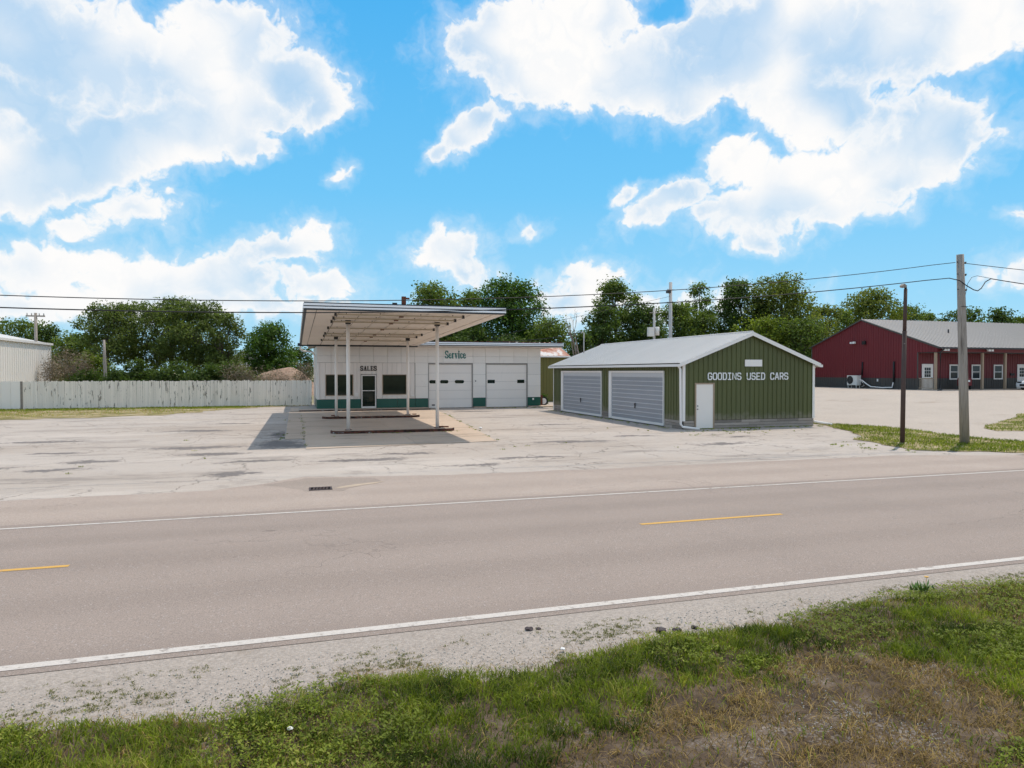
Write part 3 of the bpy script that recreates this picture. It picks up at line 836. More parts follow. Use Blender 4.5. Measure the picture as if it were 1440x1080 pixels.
T.mb().box(7.92, 8.20, 49.93, 50.018, .90, .98).box(7.92, 7.97, 49.93, 50.018, .981, 1.25).build('meter_bracket', 'white_paint', S)
# garage doors
def garage_door(x0, x1, wins, pill):
    d = T.mb()
    d.box(x0 + .005, x0 + .07, 50.03, 50.20, .02, 3.28).box(x1 - .07, x1 - .005, 50.03, 50.20, .02, 3.28).box(x0 + .07, x1 - .07, 50.03, 50.20, 3.21, 3.285)
    dd = d.build('garage_door', 'grout', S)
    zs = np.linspace(.03, 3.20, 6)
    for a, b in zip(zs, zs[1:]):
        T.mb().box(x0 + .075, x1 - .075, 50.11, 50.15, a + .006, b - .006).build('section', 'white_door', dd)
    for xc, ww in wins:
        m = T.mb()
        hh = .125
        if pill:
            pts = [(xc + math.copysign(ww / 2 - hh, math.cos(t)) + hh * math.cos(t), 1.93 + hh * math.sin(t)) for t in np.linspace(0, 2 * math.pi, 17)[:-1] + .01]
        else:
            pts = [(xc - ww / 2, 1.93 - hh), (xc + ww / 2, 1.93 - hh), (xc + ww / 2, 1.93 + hh), (xc - ww / 2, 1.93 + hh)]
        m.prism(pts, 'y', 50.095, 50.108)
        m.build('window', 'glass_dark', dd)
    return dd
d1 = garage_door(9.21, 12.56, [(9.62, .62), (10.42, .62), (11.55, .70)], True)
T.box('vent', 'dark_metal', 9.50, 9.72, 50.09, 50.108, .20, .28, parent=d1)
garage_door(13.52, 16.82, [(13.98, .56), (16.30, .56)], False)
T.mb().box(12.72, 12.78, 49.95, 49.999, 1.93, 2.02).build('outlet', 'dark_metal', S)
T.mb().box(17.18, 17.30, 49.93, 49.984, .52, .68).build('spigot_box', 'trim_white', S)
# left side wall
for z0, z1 in ((.10, .735), (.74, 1.6), (1.6, 2.45), (2.45, 3.3), (3.3, 3.78), (3.78, 4.46)):
    for a, b in zip(np.linspace(50.2, 58, 9), np.linspace(50.2, 58, 9)[1:]):
        T.box('base_panel' if z1 < .74 else 'enamel_panel', 'green_base' if z1 < .74 else 'white_enamel', 1.44, 1.50, a + .008, b - .008, z0 + .008, z1 - .008)
# right side wall
for a, b in zip(np.linspace(50.2, 58, 9), np.linspace(50.2, 58, 9)[1:]):
    T.box('enamel_panel', 'white_enamel', 17.80, 17.85, a + .008, b - .008, .1, 4.44)
# roof slab and striped fascia over the garage bays
rf = T.mb().box(1.0, 19.20, 48.9, 58.6, 4.53, 4.80).build('roof', 'grout', S)
def bands(T, parent, x0, x1, y, zb, flip=1):
    """striped metal edge along x, bottom at zb"""
    T.mb().box(x0, x1, y, y + .10, zb, zb + .29).build('fascia', 'dark_line', parent)
    for z0, z1 in ((.055, .125), (.165, .245)):
        T.mb().box(x0 - .01, x1 + .01, y - .035, y - .001, zb + z0, zb + z1).build('fascia_band', 'fascia_white', parent)
bands(T, rf, 8.12, 19.22, 48.80, 4.52)
T.mb().box(19.201, 19.26, 48.80, 58.6, 4.52, 4.82).build('fascia', 'fascia_white', rf)
# rusty gravel stop along the top of the roof edge
m = T.mb()
x = 8.3
while x < 19.1:
    w = random.uniform(.15, .5)
    m.box(x, x + w, 48.86 + random.uniform(0, .05), 49.1, 4.812, 4.83 + random.uniform(.01, .05))
    x += w + random.uniform(.02, .25)
m.build('gravel_stop', 'rust', rf)
T.box('soffit_board', 'white_board', 8.12, 19.18, 48.91, 49.99, 4.47, 4.525, parent=rf)
T.mb().tube([(.35, 48.25, 4.36), (.36, 48.3, 4.16), (.55, 48.9, 4.06), (1.18, 49.9, 4.02), (1.30, 50.1, 3.75), (1.31, 50.2, .35)], .055, 8).build('downspout', 'white_paint', S)
# lettering
for i, ch in enumerate('SALES'):
    stroke_letter(T, 'letter', 'lettering_black', SLAB[ch], 4.40 + i * .236, 2.76, .185, .28, 50.015, S)
x = 10.46
for ch in 'Service':
    st, w, hh = SERIF[ch]
    stroke_letter(T, 'letter', 'lettering_green', [(p, t / 1) for p, t in st], x, 3.66, .205 * w, .34 * hh if ch != 'i' else .34, 49.995, S)
    x += .205 * w + .045

# ------------------------------------------------------------------ canopy
T = Thing('station_canopy', 'wide white flat canopy on four slim posts before the service station', 'canopy', (4.2, 38.0, 0.0))
K = T.o
CX0, CX1, CY0, CY1 = 0.33, 8.10, 26.9, 48.2
zs_ = lambda y: 4.89 - .0245 * (y - 30.9)
def slanted(m, x0, x1, y0, y1, lo, hi):
    m.prism([(y0, zs_(y0) + lo), (y1, zs_(y1) + lo), (y1, zs_(y1) + hi), (y0, zs_(y0) + hi)], 'x', x0, x1)
    return m
slanted(T.mb(), CX0 + .12, CX1 - .12, CY0 + .12, CY1, .035, .26).build('roof_deck', 'dark_line', K)
cols = np.linspace(CX0 + .45, CX1 - .45, 9)
for a, b in zip(cols, cols[1:]):
    for y0, y1 in ((CY0 + .3, 33.8), (33.8, 41.0), (41.0, CY1 - .05)):
        slanted(T.mb(), a + .022, b - .022, y0 + .02, y1 - .02, 0.0, .030).build('soffit_panel', 'soffit', K)
for a, b in ((CX0 + .1, CX0 + .45), (CX1 - .45, CX1 - .1)):
    slanted(T.mb(), a, b - .01, CY0 + .1, CY1 - .05, -.02, .034).build('soffit_border', 'soffit', K)
slanted(T.mb(), CX0 + .46, CX1 - .46, CY0 + .1, CY0 + .295, -.02, .034).build('soffit_border', 'soffit', K)
fz = zs_(CY0)
bands(T, K, CX0, CX1, CY0, fz - .01)
for xa, xb, sgn in ((CX0, CX0 + .1, -1), (CX1 - .1, CX1, 1)):
    f = slanted(T.mb(), xa, xb, CY0 + .101, CY1, -.01, .28).build('side_fascia', 'dark_line' if sgn < 0 else 'white_paint', K)
    for z0, z1 in ((.055, .125), (.165, .245)):
        xx = (xa - .03, xa - .001) if sgn < 0 else (xb + .001, xb + .03)
        slanted(T.mb(), xx[0], xx[1], CY0 + .0, CY1, z0 - .01, z1 - .01).build('fascia_band', 'fascia_white', f)
T.mb().box(CX0 - .15, CX1 + .05, CY1 + .002, CY1 + .14, zs_(CY1) - .10, zs_(CY1) + .10).build('gutter', 'dark_line', K)
for y in (27.7, 29.2, 30.75, 34.0, 37.4, 39.1, 42.5):
    z = zs_(y) - .075
    r = T.mb().box(1.55, 6.5, y - .05, y + .05, z - .03, z + .03).build('light_rail', 'rail', K)
    T.mb().box(1.46, 1.545, y - .075, y + .075, z - .06, z + .06).build('end_socket', 'dark_metal', r)
    T.mb().box(6.505, 6.59, y - .075, y + .075, z - .06, z + .06).build('end_socket', 'dark_metal', r)
    T.mb().box(3.95, 4.12, y - .08, y + .08, z - .065, z - .031).build('junction_box', 'rust', r)
    for xx in (1.9, 3.2, 4.8, 6.1): T.mb().box(xx, xx + .03, y - .02, y + .02, z + .031, z + .074).build('hanger', 'dark_metal', r)
for (x, y) in ((2.2, 30.9), (6.12, 30.98), (2.22, 40.5), (6.33, 40.9)):
    p = T.mb().tube([(x, y, .165), (x, y, zs_(y) - .16)], .078, 16).build('post', 'post_paint', K)
    T.mb().box(x - .14, x + .14, y - .14, y + .14, .150, .168).build('base_plate', 'rust', p)
    T.mb().box(x - .11, x + .11, y - .11, y + .11, zs_(y) - .158, zs_(y) - .002).build('cap_bracket', 'dark_metal', p)
T.mb().box(3.96, 4.12, 27.0, 27.14, fz + .282, fz + .60).box(4.121, 4.26, 27.03, 27.11, fz + .50, fz + .56).build('lamp_bracket', 'rust', K)
T.mb().box(3.60, 3.78, 27.02, 27.12, fz + .282, fz + .35).build('junction_box', 'dark_metal', K)

# pump islands and step
def island(x0, x1, yc, hw, label):
    T = Thing('pump_island', label, 'pump island', ((x0 + x1) / 2, yc, 0.0), 'pump islands under the canopy')
    def outline(g):
        r = hw - g
        pts = [(x1 - hw + r * math.cos(t), yc + r * math.sin(t)) for t in np.linspace(-math.pi / 2, math.pi / 2, 9)]
        pts += [(x0 + hw + r * math.cos(t), yc + r * math.sin(t)) for t in np.linspace(math.pi / 2, 3 * math.pi / 2, 9)]
        return pts
    T.mb().prism(outline(0), 'z', .01, .138).build('steel_edge', 'rusty_edge', T.o)
    T.mb().prism(outline(.05), 'z', .139, .15).build('top', 'apron_concrete', T.o)
    return T
I1 = island(1.45, 6.9, 31.0, .5, 'front pump island with rusted dark edge, nearest the road')
I2 = island(1.45, 7.0, 40.75, .5, 'rear pump island with rusted edge, nearest the office door')
for TT, x, y in ((I1, 6.45, 31.1), (I1, 6.25, 31.25), (I2, 1.95, 40.75), (I2, 6.6, 40.8)):
    TT.mb().box(x, x + .22, y, y + .16, .151, .20).build('pump_stub', 'rust', TT.o)
T = Thing('concrete_step', 'low concrete step with rusted edge along the office front', 'step', (4.6, 49.2, 0))
T.box('tread', 'apron_concrete', .25, 9.05, 48.35, 50.2, .003, .098)
T.box('rusty_nosing', 'rusty_edge', .25, 9.05, 48.31, 48.348, .004, .085)
T.mb().box(-.3, .24, 48.4, 52.0, .003, .06).build('side_slab', 'apron_concrete', T.o)
T = Thing('kerb_slab', 'short weathered concrete slab at the right end of the garage bays', 'slab', (17.8, 49.6, 0))
T.mb().box(16.85, 19.3, 49.2, 49.97, .003, .075).box(18.0, 19.1, 49.98, 50.9, .003, .07).build('slab', 'apron_concrete', T.o)
T = Thing('kerb_slab', 'tiny concrete pad between the two garage doors', 'slab', (13.04, 49.9, 0))
T.mb().box(12.6, 13.5, 49.7, 49.975, .003, .085).build('slab', 'apron_concrete', T.o)

# ------------------------------------------------------------------ olive used car garage
T = Thing('used_car_garage', 'olive green metal garage with white lettering and two roll-up doors', 'garage', (20.8, 37.0, 0.0))
Gt = T.o
GX0, GX1, GY0, GY1, EZ, PZ, PXc = 17.10, 24.48, 28.40, 45.3, 3.12, 4.52, 20.78
def roofz(x): return EZ + (PZ - EZ) * (1 - abs(x - PXc) / (PXc - GX0 if x < PXc else GX1 - PXc))
SKZ = .40
# gable siding strips
xs = np.linspace(GX0 + .12, GX1 - .12, 29)
for a, b in zip(xs, xs[1:]):
    zb = 2.16 if (a < 18.80 and b > 17.75) else SKZ + .01
    segs = [(a, b, zb)]
    if zb > 1:
        segs = [(max(a, 17.75) if a < 17.75 else a, min(b, 18.80) if b > 18.80 else b, 2.16)]
        if a < 17.75: segs.append((a, 17.75, SKZ + .01))
        if b > 18.80: segs.append((18.80, b, SKZ + .01))
    for j, (p, q, z0) in enumerate(segs):
        m = T.mb()
        r = .035
        if q - p > .09:
            pts = [(p + .002, roofz(p) - .03), (p + .002, z0), (q - r, z0), (q - r, roofz(q - r) - .03)]
            if p < PXc < q: pts = [(p + .002, z0), (q - r, z0), (q - r, roofz(q) - .03), (PXc, PZ - .03), (p + .002, roofz(p) - .03)]
            m.prism(pts, 'y', GY0 + .012, GY0 + .04)
            m.prism([(q - r + .001, z0), (q - .001, z0), (q - .001, roofz(q) - .035), (q - r + .001, roofz(q - r) - .035)], 'y', GY0 - .018, GY0 + .04)
        else:
            m.prism([(p + .002, z0), (q - .001, z0), (q - .001, roofz(q) - .035), (p + .002, roofz(p) - .035)], 'y', GY0 + .012, GY0 + .04)
        m.build('siding_panel', 'olive_siding', Gt)
# inner shell
T.mb().prism([(GX0 + .06, 0), (GX1 - .06, 0), (GX1 - .06, EZ - .06), (PXc, PZ - .06), (GX0 + .06, EZ - .06)], 'y', GY0 + .042, GY1 - .05).build('shell', 'void', Gt)
# ribbed long walls
def ribbed(m, axis, fixed, out, a, b, z0, z1, pitch=.25, rib=.035, t=.022):
    s = a
    while s < b - 1e-4:
        e = min(s + pitch, b)
        if axis == 'y':
            m.box(min(fixed, fixed + out * .02), max(fixed, fixed + out * .02), s, e - rib, z0, z1)
            m.box(min(fixed, fixed + out * (.02 + t)), max(fixed, fixed + out * (.02 + t)), e - rib + .001, e - .001, z0, z1)
        else:
            m.box(s, e - rib, min(fixed, fixed + out * .02), max(fixed, fixed + out * .02), z0, z1)
            m.box(e - rib + .001, e - .001, min(fixed, fixed + out * (.02 + t)), max(fixed, fixed + out * (.02 + t)), z0, z1)
        s = e
D1 = (37.35, 43.7); D2 = (30.15, 36.25)
DT = 2.68
m = T.mb()
for a, b in ((GY0 + .12, D2[0]), (D2[1], D1[0]), (D1[1], GY1 - .1)):
    ribbed(m, 'y', GX0 + .055, -1, a, b, SKZ, EZ - .05)
ribbed(m, 'y', GX0 + .055, -1, D2[0], D2[1], DT, EZ - .05)
ribbed(m, 'y', GX0 + .055, -1, D1[0], D1[1], DT, EZ - .05)
m.build('side_siding', 'olive_siding', Gt)
m = T.mb(); ribbed(m, 'y', GX1 - .055, 1, GY0 + .12, GY1 - .1, SKZ, EZ - .05); m.build('side_siding', 'olive_siding', Gt)
m = T.mb(); ribbed(m, 'x', GY1 - .045, 1, GX0 + .1, GX1 - .1, .1, EZ - .05); m.build('rear_siding', 'olive_siding', Gt)
# timber skirting boards
def planks(axis, fixed, out, a, b):
    for r, (z0, z1) in enumerate(((0.0, .135), (.135, .27), (.27, SKZ))):
        s = a
        while s < b - .05:
            e = min(b, s + random.uniform(.9, 2.4))
            if b - e < .5: e = b
            o1 = fixed + out * (.02 + random.uniform(.0, .012))
            args = (s + .004, e - .004, min(fixed, o1), max(fixed, o1), z0 + .007, z1 - .007) if axis == 'x' else (min(fixed, o1), max(fixed, o1), s + .004, e - .004, z0 + .007, z1 - .007)
            T.box('skirting_plank', 'weathered_wood', *args)
            s = e
planks('x', GY0 + .040, -1, GX0 + .08, 17.75); planks('x', GY0 + .040, -1, 18.81, GX1 - .02)
planks('y', GX0 + .058, -1, GY0 + .1, D2[0]); planks('y', GX0 + .058, -1, D2[1], D1[0]); planks('y', GX0 + .058, -1, D1[1], GY1)
planks('y', GX1 - .058, 1, GY0 + .1, GY1)
# roll-up doors on the long side
def rollup(a, b):
    x = GX0 + .02
    m = T.mb()
    m.box(x - .05, x + .035, a - .04, a + .02, .06, DT + .04).box(x - .05, x + .035, b - .30, b + .04, .06, DT + .04).box(x - .05, x + .035, a + .021, b - .301, DT - .06, DT + .04)
    f = m.build('roll_up_door', 'trim_white', Gt)
    zs = np.linspace(.16, DT - .25, 11)
    for i, (z0, z1) in enumerate(zip(zs, zs[1:])):
        mm = T.mb()
        mm.box(x + .005, x + .030, a + .025, b - .305, z0, z1 - .04)
        mm.build('slat', 'galv_slat', f)
        T.mb().box(x - .022, x + .030, a + .025, b - .305, z1 - .039, z1 - .001).build('rib', 'rib_grey', f)
    T.mb().box(x - .004, x + .03, a + .025, b - .305, DT - .249, DT - .062).build('top_slat', 'rib_grey', f)
    T.mb().box(x - .022, x + .03, a + .025, b - .305, .04, .158).build('bottom_bar', 'trim_white', f)
    c = (a + b) / 2 - .1
    T.mb().box(x - .05, x - .019, c - .03, c + .03, .75, 1.02).box(x - .06, x - .05, c - .06, c + .06, .93, .97).build('handle', 'dark_metal', f)
    T.mb().box(x - .05, x + .035, a - .02, b, .0, .038).build('threshold', 'dark_metal', f)
rollup(*D1); rollup(*D2)
# entry door
m = T.mb()
m.box(17.75, 17.82, GY0 - .02, GY0 + .041, 0.0, 2.155).box(18.73, 18.80, GY0 - .02, GY0 + .041, 0.0, 2.155).box(17.821, 18.729, GY0 - .02, GY0 + .041, 2.09, 2.155)
dr = m.build('entry_door', 'tan_wood', Gt)
T.box('door_leaf', 'door_slab', 17.823, 18.727, GY0 + .004, GY0 + .041, .03, 2.088, parent=dr)
for z in (.93, 1.08):
    T.mb().tube([(17.89, GY0 + .003, z), (17.89, GY0 - .05, z)], .022, 8).build('knob', 'dark_metal', dr)
for dz in (.5, 1.0, 1.5):
    T.mb().box(17.95, 18.62, GY0 - .0005, GY0 + .0035, dz + .08, dz + .09).build('panel_line', 'white_paint', dr)
# roof panels
N = 19
ysr = np.linspace(GY0 - .16, GY1 + .12, N + 1)
def roof_panel(x_e, name):
    x_r = PXc
    sgn = -1 if x_e < PXc else 1
    L = Vector((x_e - x_r, 0, (EZ - PZ) * (abs(x_e - x_r) / (PXc - GX0))))
    w = ysr[1] - ysr[0]
    mb = MB()
    n = Vector((L.z, 0, -L.x)).normalized()
    if n.z < 0: n = -n
    def q(u, v, h): return L * u + Vector((0, v, 0)) + n * h
    prof = [(0, 0), (.012, .026), (.04, .026), (.052, 0)]
    for k in range(4): 
        o = w * k / 4
        seg = [(o + p, h) for p, h in prof] + [(w * (k + 1) / 4, 0)]
        for (v0, h0), (v1, h1) in zip(seg, seg[1:]):
            mb.poly([q(0, v0, h0), q(1, v0, h0), q(1, v1, h1), q(0, v1, h1)])
    mb.poly([q(0, 0, -.012), q(1, 0, -.012), q(1, w, -.012), q(0, w, -.012)])
    return mb.mesh(name)
for xe in (GX0 - .22, GX1 + .22):
    me = roof_panel(xe, 'roof_panel')
    for k in range(N): link('roof_panel', me, 'galv_roof', Gt, Vector((PXc, ysr[k], PZ + .045)) - T.loc)
T.mb().tube([(PXc, GY0 - .17, PZ + .05), (PXc, GY1 + .13, PZ + .05)], .055, 8).build('ridge_cap', 'galv_roof', Gt)
# rake and corner trim
def rake(y0, y1):
    for xe in (GX0 - .24, GX1 + .24):
        k = (EZ - PZ) / (PXc - GX0)
        ze = PZ + k * abs(xe - PXc)
        T.mb().prism([(PXc, PZ + .05), (xe, ze + .05), (xe, ze - .13), (PXc, PZ - .13)], 'y', y0, y1).build('rake_trim', 'trim_white', Gt)
rake(GY0 - .19, GY0 - .163); rake(GY1 + .125, GY1 + .15)
k = (EZ - PZ) / (PXc - GX0)
for xe, sg in ((GX0 - .24, -1), (GX1 + .24, 1)):
    ze = PZ + k * abs(xe - PXc)
    T.mb().box(min(xe, xe + sg * .09), max(xe, xe + sg * .09), GY0 - .2, GY1 + .14, ze - .12, ze + .0).build('gutter', 'trim_white', Gt)
    T.mb().prism([(xe - sg * .005, ze - .02), (xe - sg * .3, ze - .02 ), (xe - sg * .3, ze - .05), (xe - sg * .005, ze - .05)], 'y', GY0 - .16, GY1 + .12).build('eave_soffit', 'trim_white', Gt)
for xa in (GX0, GX1 - .13):
    T.box('corner_trim', 'trim_white', xa, xa + .13, GY0 - .03, GY0 + .035, SKZ - .02, EZ - .04)
T.box('corner_trim', 'trim_white', GX0 - .006, GX0 + .03, GY1 - .10, GY1 - .03, .05, EZ - .04)
T.mb().tube([(GX0 - .26, GY0 - .02, EZ - .14), (GX0 - .16, GY0 - .07, EZ - .32), (GX0 - .13, GY0 - .07, .26), (GX0 - .05, GY0 - .12, .13), (GX0 + .52, GY0 - .62, .06)], .055, 8).build('downspout', 'trim_white', Gt)
T.mb().tube([(GX1 + .28, GY0 + .2, EZ - .14), (GX1 + .10, GY0 + .25, EZ - .35), (GX1 + .10, GY0 + .25, .30), (GX1 + .2, GY0 + .2, .2), (GX1 + .95, GY0 - .15, .07)], .055, 8).build('downspout', 'trim_white', Gt)
T.box('blank_sign', 'trim_white', 20.44, 21.40, GY0 - .045, GY0 - .020, 2.93, 3.25)
# lettering
words = 'GOODINS USED CARS'
x0, x1 = 18.42, 22.86
pitch = (x1 - x0) / (len(words) - .28)
for i, ch in enumerate(words):
    if ch != ' ':
        stroke_letter(T, 'letter', 'lettering_white', BLOCK[ch], x0 + i * pitch + .02, 2.31, pitch * .70, .30, GY0 - .019, Gt)
T.mb().tube([(19.1, 44.6, 3.95), (19.1, 44.6, 5.35)], .04, 8).tube([(19.1, 44.6, 5.35), (19.0, 44.6, 5.42), (18.9, 44.6, 5.33)], .035, 6).build('service_mast', 'pale_pole', Gt)

# ------------------------------------------------------------------ olive shed behind the station
T = Thing('storage_shed', 'olive metal shed with rusted roof, half hidden behind the station', 'shed', (21.5, 60.0, 0.0))
m = T.mb(); ribbed(m, 'x', 58.0, -1, 18.6, 23.1, .1, 4.0, .3); m.build('front_wall', 'olive_shed', T.o)
m = T.mb(); ribbed(m, 'y', 23.1, 1, 58.0, 65.0, .1, 4.0, .3); m.build('side_wall', 'olive_shed', T.o)
T.box('shell', 'olive_shed', 18.62, 23.09, 58.01, 65, 0, 3.98)
T.mb().prism([(57.7, 4.06), (61.5, 5.4), (65.3, 4.06), (65.3, 4.0), (57.7, 4.0)], 'x', 18.4, 23.4).build('roof', 'rusty_roof', T.o)
T.box('eave_trim', 'trim_white', 18.4, 23.4, 57.63, 57.695, 3.93, 4.06)
T.mb().tube([(19.2, 57.9, 1.75), (19.2, 57.7, 1.75)], .09, 8).build('wall_lamp', 'lamp_white', T.o)

# ------------------------------------------------------------------ white pole building on the left
T = Thing('metal_warehouse', 'white metal building behind the left end of the fence', 'building', (-26, 66, 0))
WX, WY0, WY1, WE = -21.8, 57.9, 75.0, 5.25
m = T.mb(); ribbed(m, 'y', WX, 1, WY0, WY1, 0, WE, .46, .05, .03); m.build('side_wall', 'white_metal_wall', T.o)
T.box('shell', 'white_metal_wall', WX - 12, WX - .01, WY0, WY1, 0, WE)
T.mb().prism([(WX + .12, WE), (WX - 6, WE + 1.3), (WX - 12.3, WE), (WX - 12.3, WE - .12), (WX + .12, WE - .10)], 'y', WY0 - .2, WY1 + .2).build('roof', 'galv_roof', T.o)
T.mb().box(WX + .121, WX + .20, WY0 - .2, WY1 + .2, WE - .14, WE + .05).build('gutter', 'trim_white', T.o)
T.box('corner_trim', 'trim_white', WX - .02, WX + .07, WY1 - .12, WY1 + .02, 0, WE - .15)

# ------------------------------------------------------------------ red building on the right
RX, RY0, RY1, RB, RE, RP, RPY = 54.24, 47.75, 63.3, 1.0, 4.88, 7.85, 56.3
RXE, REC = 96.0, 49.75
T = Thing('red_metal_building', 'long red metal building with grey roof and covered porch', 'building', (RX + 12, 55, RB))
Rd = T.o
k1 = (RP - RE) / (RPY - RY0); RE2 = 5.35
def gz(y): return RE + k1 * (y - RY0) if y < RPY else RP + (RE2 - RP) * (y - RPY) / (RY1 - RPY)
WZ = 2.06
def gable_strips(xf, mat, y0, y1, zlo, zhi=None, pitch=.30):
    m = T.mb()
    s = y0
    while s < y1 - 1e-3:
        e = min(y1, s + pitch)
        m.prism([(s, zlo), (e - .04, zlo), (e - .04, zhi if zhi else gz(e - .04) - .02), (s, zhi if zhi else gz(s) - .02)], 'x', xf, xf + .03)
        m.prism([(e - .039, zlo), (e - .001, zlo), (e - .001, zhi if zhi else gz(e) - .02), (e - .039, zhi if zhi else gz(e - .04) - .02)], 'x', xf - .025, xf + .03)
        s = e
    return m
gable_strips(RX, 'red', REC, RY1, WZ).build('gable_wall', 'red_siding', Rd)
gable_strips(RX, 'red', RY0, REC, 4.42).build('gable_wall', 'red_siding', Rd)
gable_strips(RX, 'ch', REC, RY1, RB - .1, WZ - .01).build('wainscot', 'charcoal_siding', Rd)
T.mb().box(RX - .03, RX + .02, RY1 - .05, RY1 + .1, RB, RE2).build('corner_trim', 'charcoal_siding', Rd)
T.mb().box(RX - .04, RX + .02, REC - .1, REC - .001, RB, 4.41).build('corner_trim', 'charcoal_siding', Rd)
# recessed front wall under porch
m = T.mb(); ribbed(m, 'x', REC, -1, RX + .04, RXE, WZ, 4.6, .3, .04); m.build('front_wall', 'red_siding', Rd)
m = T.mb(); ribbed(m, 'x', REC, -1, RX + .04, RXE, RB - .05, WZ - .01, .3, .04); m.build('wainscot', 'charcoal_siding', Rd)
T.mb().prism([(REC + .01, RB - .1), (RY1, RB - .1), (RY1, RE2 - .05), (RPY, RP - .06), (REC + .01, gz(REC) - .06)], 'x', RX + .05, RXE).build('shell', 'red_siding', Rd)
T.box('porch_ceiling', 'charcoal_siding', RX + .05, RXE, RY0 + .1, REC - .03, 4.36, 4.41)
T.box('porch_beam', 'red_siding', RX + .03, RXE, RY0 + .02, RY0 + .12, 4.42, RE - .06)
T.box('porch_floor', 'apron_concrete', RX - .1, RXE, RY0 - .4, REC - .05, RB - .12, RB + .03)
# roof
m = T.mb()
m.prism([(RY0 - .35, RE - .12 + .06), (RPY, RP + .05), (RY1 + .3, RE2 - .05), (RY1 + .3, RE2 - .1), (RPY, RP - .03), (RY0 - .35, RE - .14)], 'x', RX - .12, RXE)
x = RX
while x < RXE:
    m.prism([(RY0 - .36, RE - .055), (RPY - .01, RP + .055), (RPY - .01, RP + .095), (RY0 - .36, RE - .015)], 'x', x, x + .05)
    x += .46
m.build('roof', 'grey_roof', Rd)
T.mb().prism([(RY0 - .37, RE - .2), (RPY, RP - .10), (RPY, RP + .04), (RY0 - .37, RE - .04)], 'x', RX - .16, RX - .121).prism([(RPY + .002, RP - .10), (RY1 + .3, RE2 - .2), (RY1 + .3, RE2 - .05), (RPY + .002, RP + .04)], 'x', RX - .16, RX - .121).build('rake_trim', 'charcoal_siding', Rd)
T.box('gutter', 'dark_metal', RX - .1, RXE, RY0 - .5, RY0 - .37, RE - .2, RE - .05)
T.mb().tube([(60.5, 52.0, 6.3), (60.5, 52.0, 6.75)], .07, 8).build('roof_vent', 'dark_metal', Rd)
# porch posts
for x in (54.40, 59.9, 62.7, 68.3, 74, 80, 86, 92):
    p = T.box('porch_post', 'tan_wood', x - .09, x + .09, RY0 + .14, RY0 + .32, RB + .031, 4.358)
    T.box('base_plate', 'dark_metal', x - .13, x + .13, RY0 + .10, RY0 + .36, RB + .031, RB + .10, parent=p) if False else None
T.mb().tube([(54.62, RY0 - .43, RE - .2), (54.62, RY0 - .05, RE - .5), (54.62, RY0 - .02, RB + .15), (54.3, RY0 - .5, RB + .06), (53.4, RY0 - .9, RB + .03)], .06, 8).build('downspout', 'dark_metal', Rd)
# doors and windows
def red_door(x0, x1):
    m = T.mb()
    m.box(x0, x0 + .08, REC - .09, REC - .044, RB + .03, 3.36).box(x1 - .08, x1, REC - .09, REC - .044, RB + .03, 3.36).box(x0 + .081, x1 - .081, REC - .09, REC - .044, 3.27, 3.36)
    d = m.build('door', 'trim_white', Rd)
    T.box('door_leaf', 'white_paint', x0 + .082, x1 - .082, REC - .08, REC - .045, RB + .05, 3.268, parent=d)
    xs = np.linspace(x0 + .28, x1 - .28, 4); zs = np.linspace(2.15, 3.05, 4)
    for a, b in zip(xs, xs[1:]):
        for c, e in zip(zs, zs[1:]): T.box('pane', 'glass_far', a + .02, b - .02, REC - .092, REC - .081, c + .02, e - .02, parent=d)
    T.mb().box(x1 - .20, x1 - .13, REC - .14, REC - .081, 2.0, 2.12).build('handle', 'dark_metal', d)
red_door(54.72, 56.02); red_door(66.5, 67.9)
for a, b in ((58.0, 59.08), (60.7, 61.8), (63.47, 64.6), (70.2, 71.3), (73.5, 74.6), (77, 78.1)):
    m = T.mb(); f = .11
    m.box(a, a + f, REC - .10, REC - .044, 1.92, 3.32).box(b - f, b, REC - .10, REC - .044, 1.92, 3.32).box(a + f, b - f, REC - .10, REC - .044, 3.21, 3.32).box(a + f, b - f, REC - .10, REC - .044, 1.92, 2.03).box(a + f, b - f, REC - .095, REC - .044, 2.60, 2.66)
    w = m.build('window', 'trim_white', Rd)
    T.box('pane', 'glass_far', a + f, b - f, REC - .07, REC - .05, 2.031, 2.599, parent=w)
    T.box('pane', 'glass_far', a + f, b - f, REC - .07, REC - .05, 2.661, 3.209, parent=w)
# railing at the porch end
m = T.mb()
m.box(RX + .02, RX + .10, RY0 + .34, REC - .14, 2.0, 2.09).box(RX + .03, RX + .09, RY0 + .34, REC - .14, RB + .12, RB + .2)
rl = m.build('railing', 'tan_wood', Rd)
for y in np.linspace(RY0 + .45, REC - .25, 11): T.box('baluster', 'tan_wood', RX + .04, RX + .08, y - .02, y + .02, RB + .201, 1.999, parent=rl)
# lamps on walls
def flood(x, y, z, ax):
    m = T.mb()
    if ax == 'x': m.box(x - .14, x, y - .12, y + .12, z - .1, z + .1).box(x - .34, x - .15, y - .3, y - .06, z - .12, z + .06).box(x - .34, x - .15, y + .06, y + .3, z - .12, z + .06)
    else: m.box(x - .12, x + .12, y - .14, y, z - .1, z + .1).box(x - .3, x - .06, y - .36, y - .15, z - .12, z + .06).box(x + .06, x + .3, y - .36, y - .15, z - .12, z + .06)
    m.build('flood_light', 'lamp_white', Rd)
flood(RX - .03, 57.2, 5.6, 'x'); flood(55.0, RY0 - .02, 4.62, 'y'); flood(60.2, RY0 - .02, 4.62, 'y')
T.box('wall_vent', 'black_plastic', RX - .2, RX - .03, 55.7, 56.1, 5.35, 5.7)
T.mb().tube([(RX - .08, 56.1, 3.62), (RX - .08, 56.15, 2.27)], .06, 6).build('line_cover', 'black_plastic', Rd)
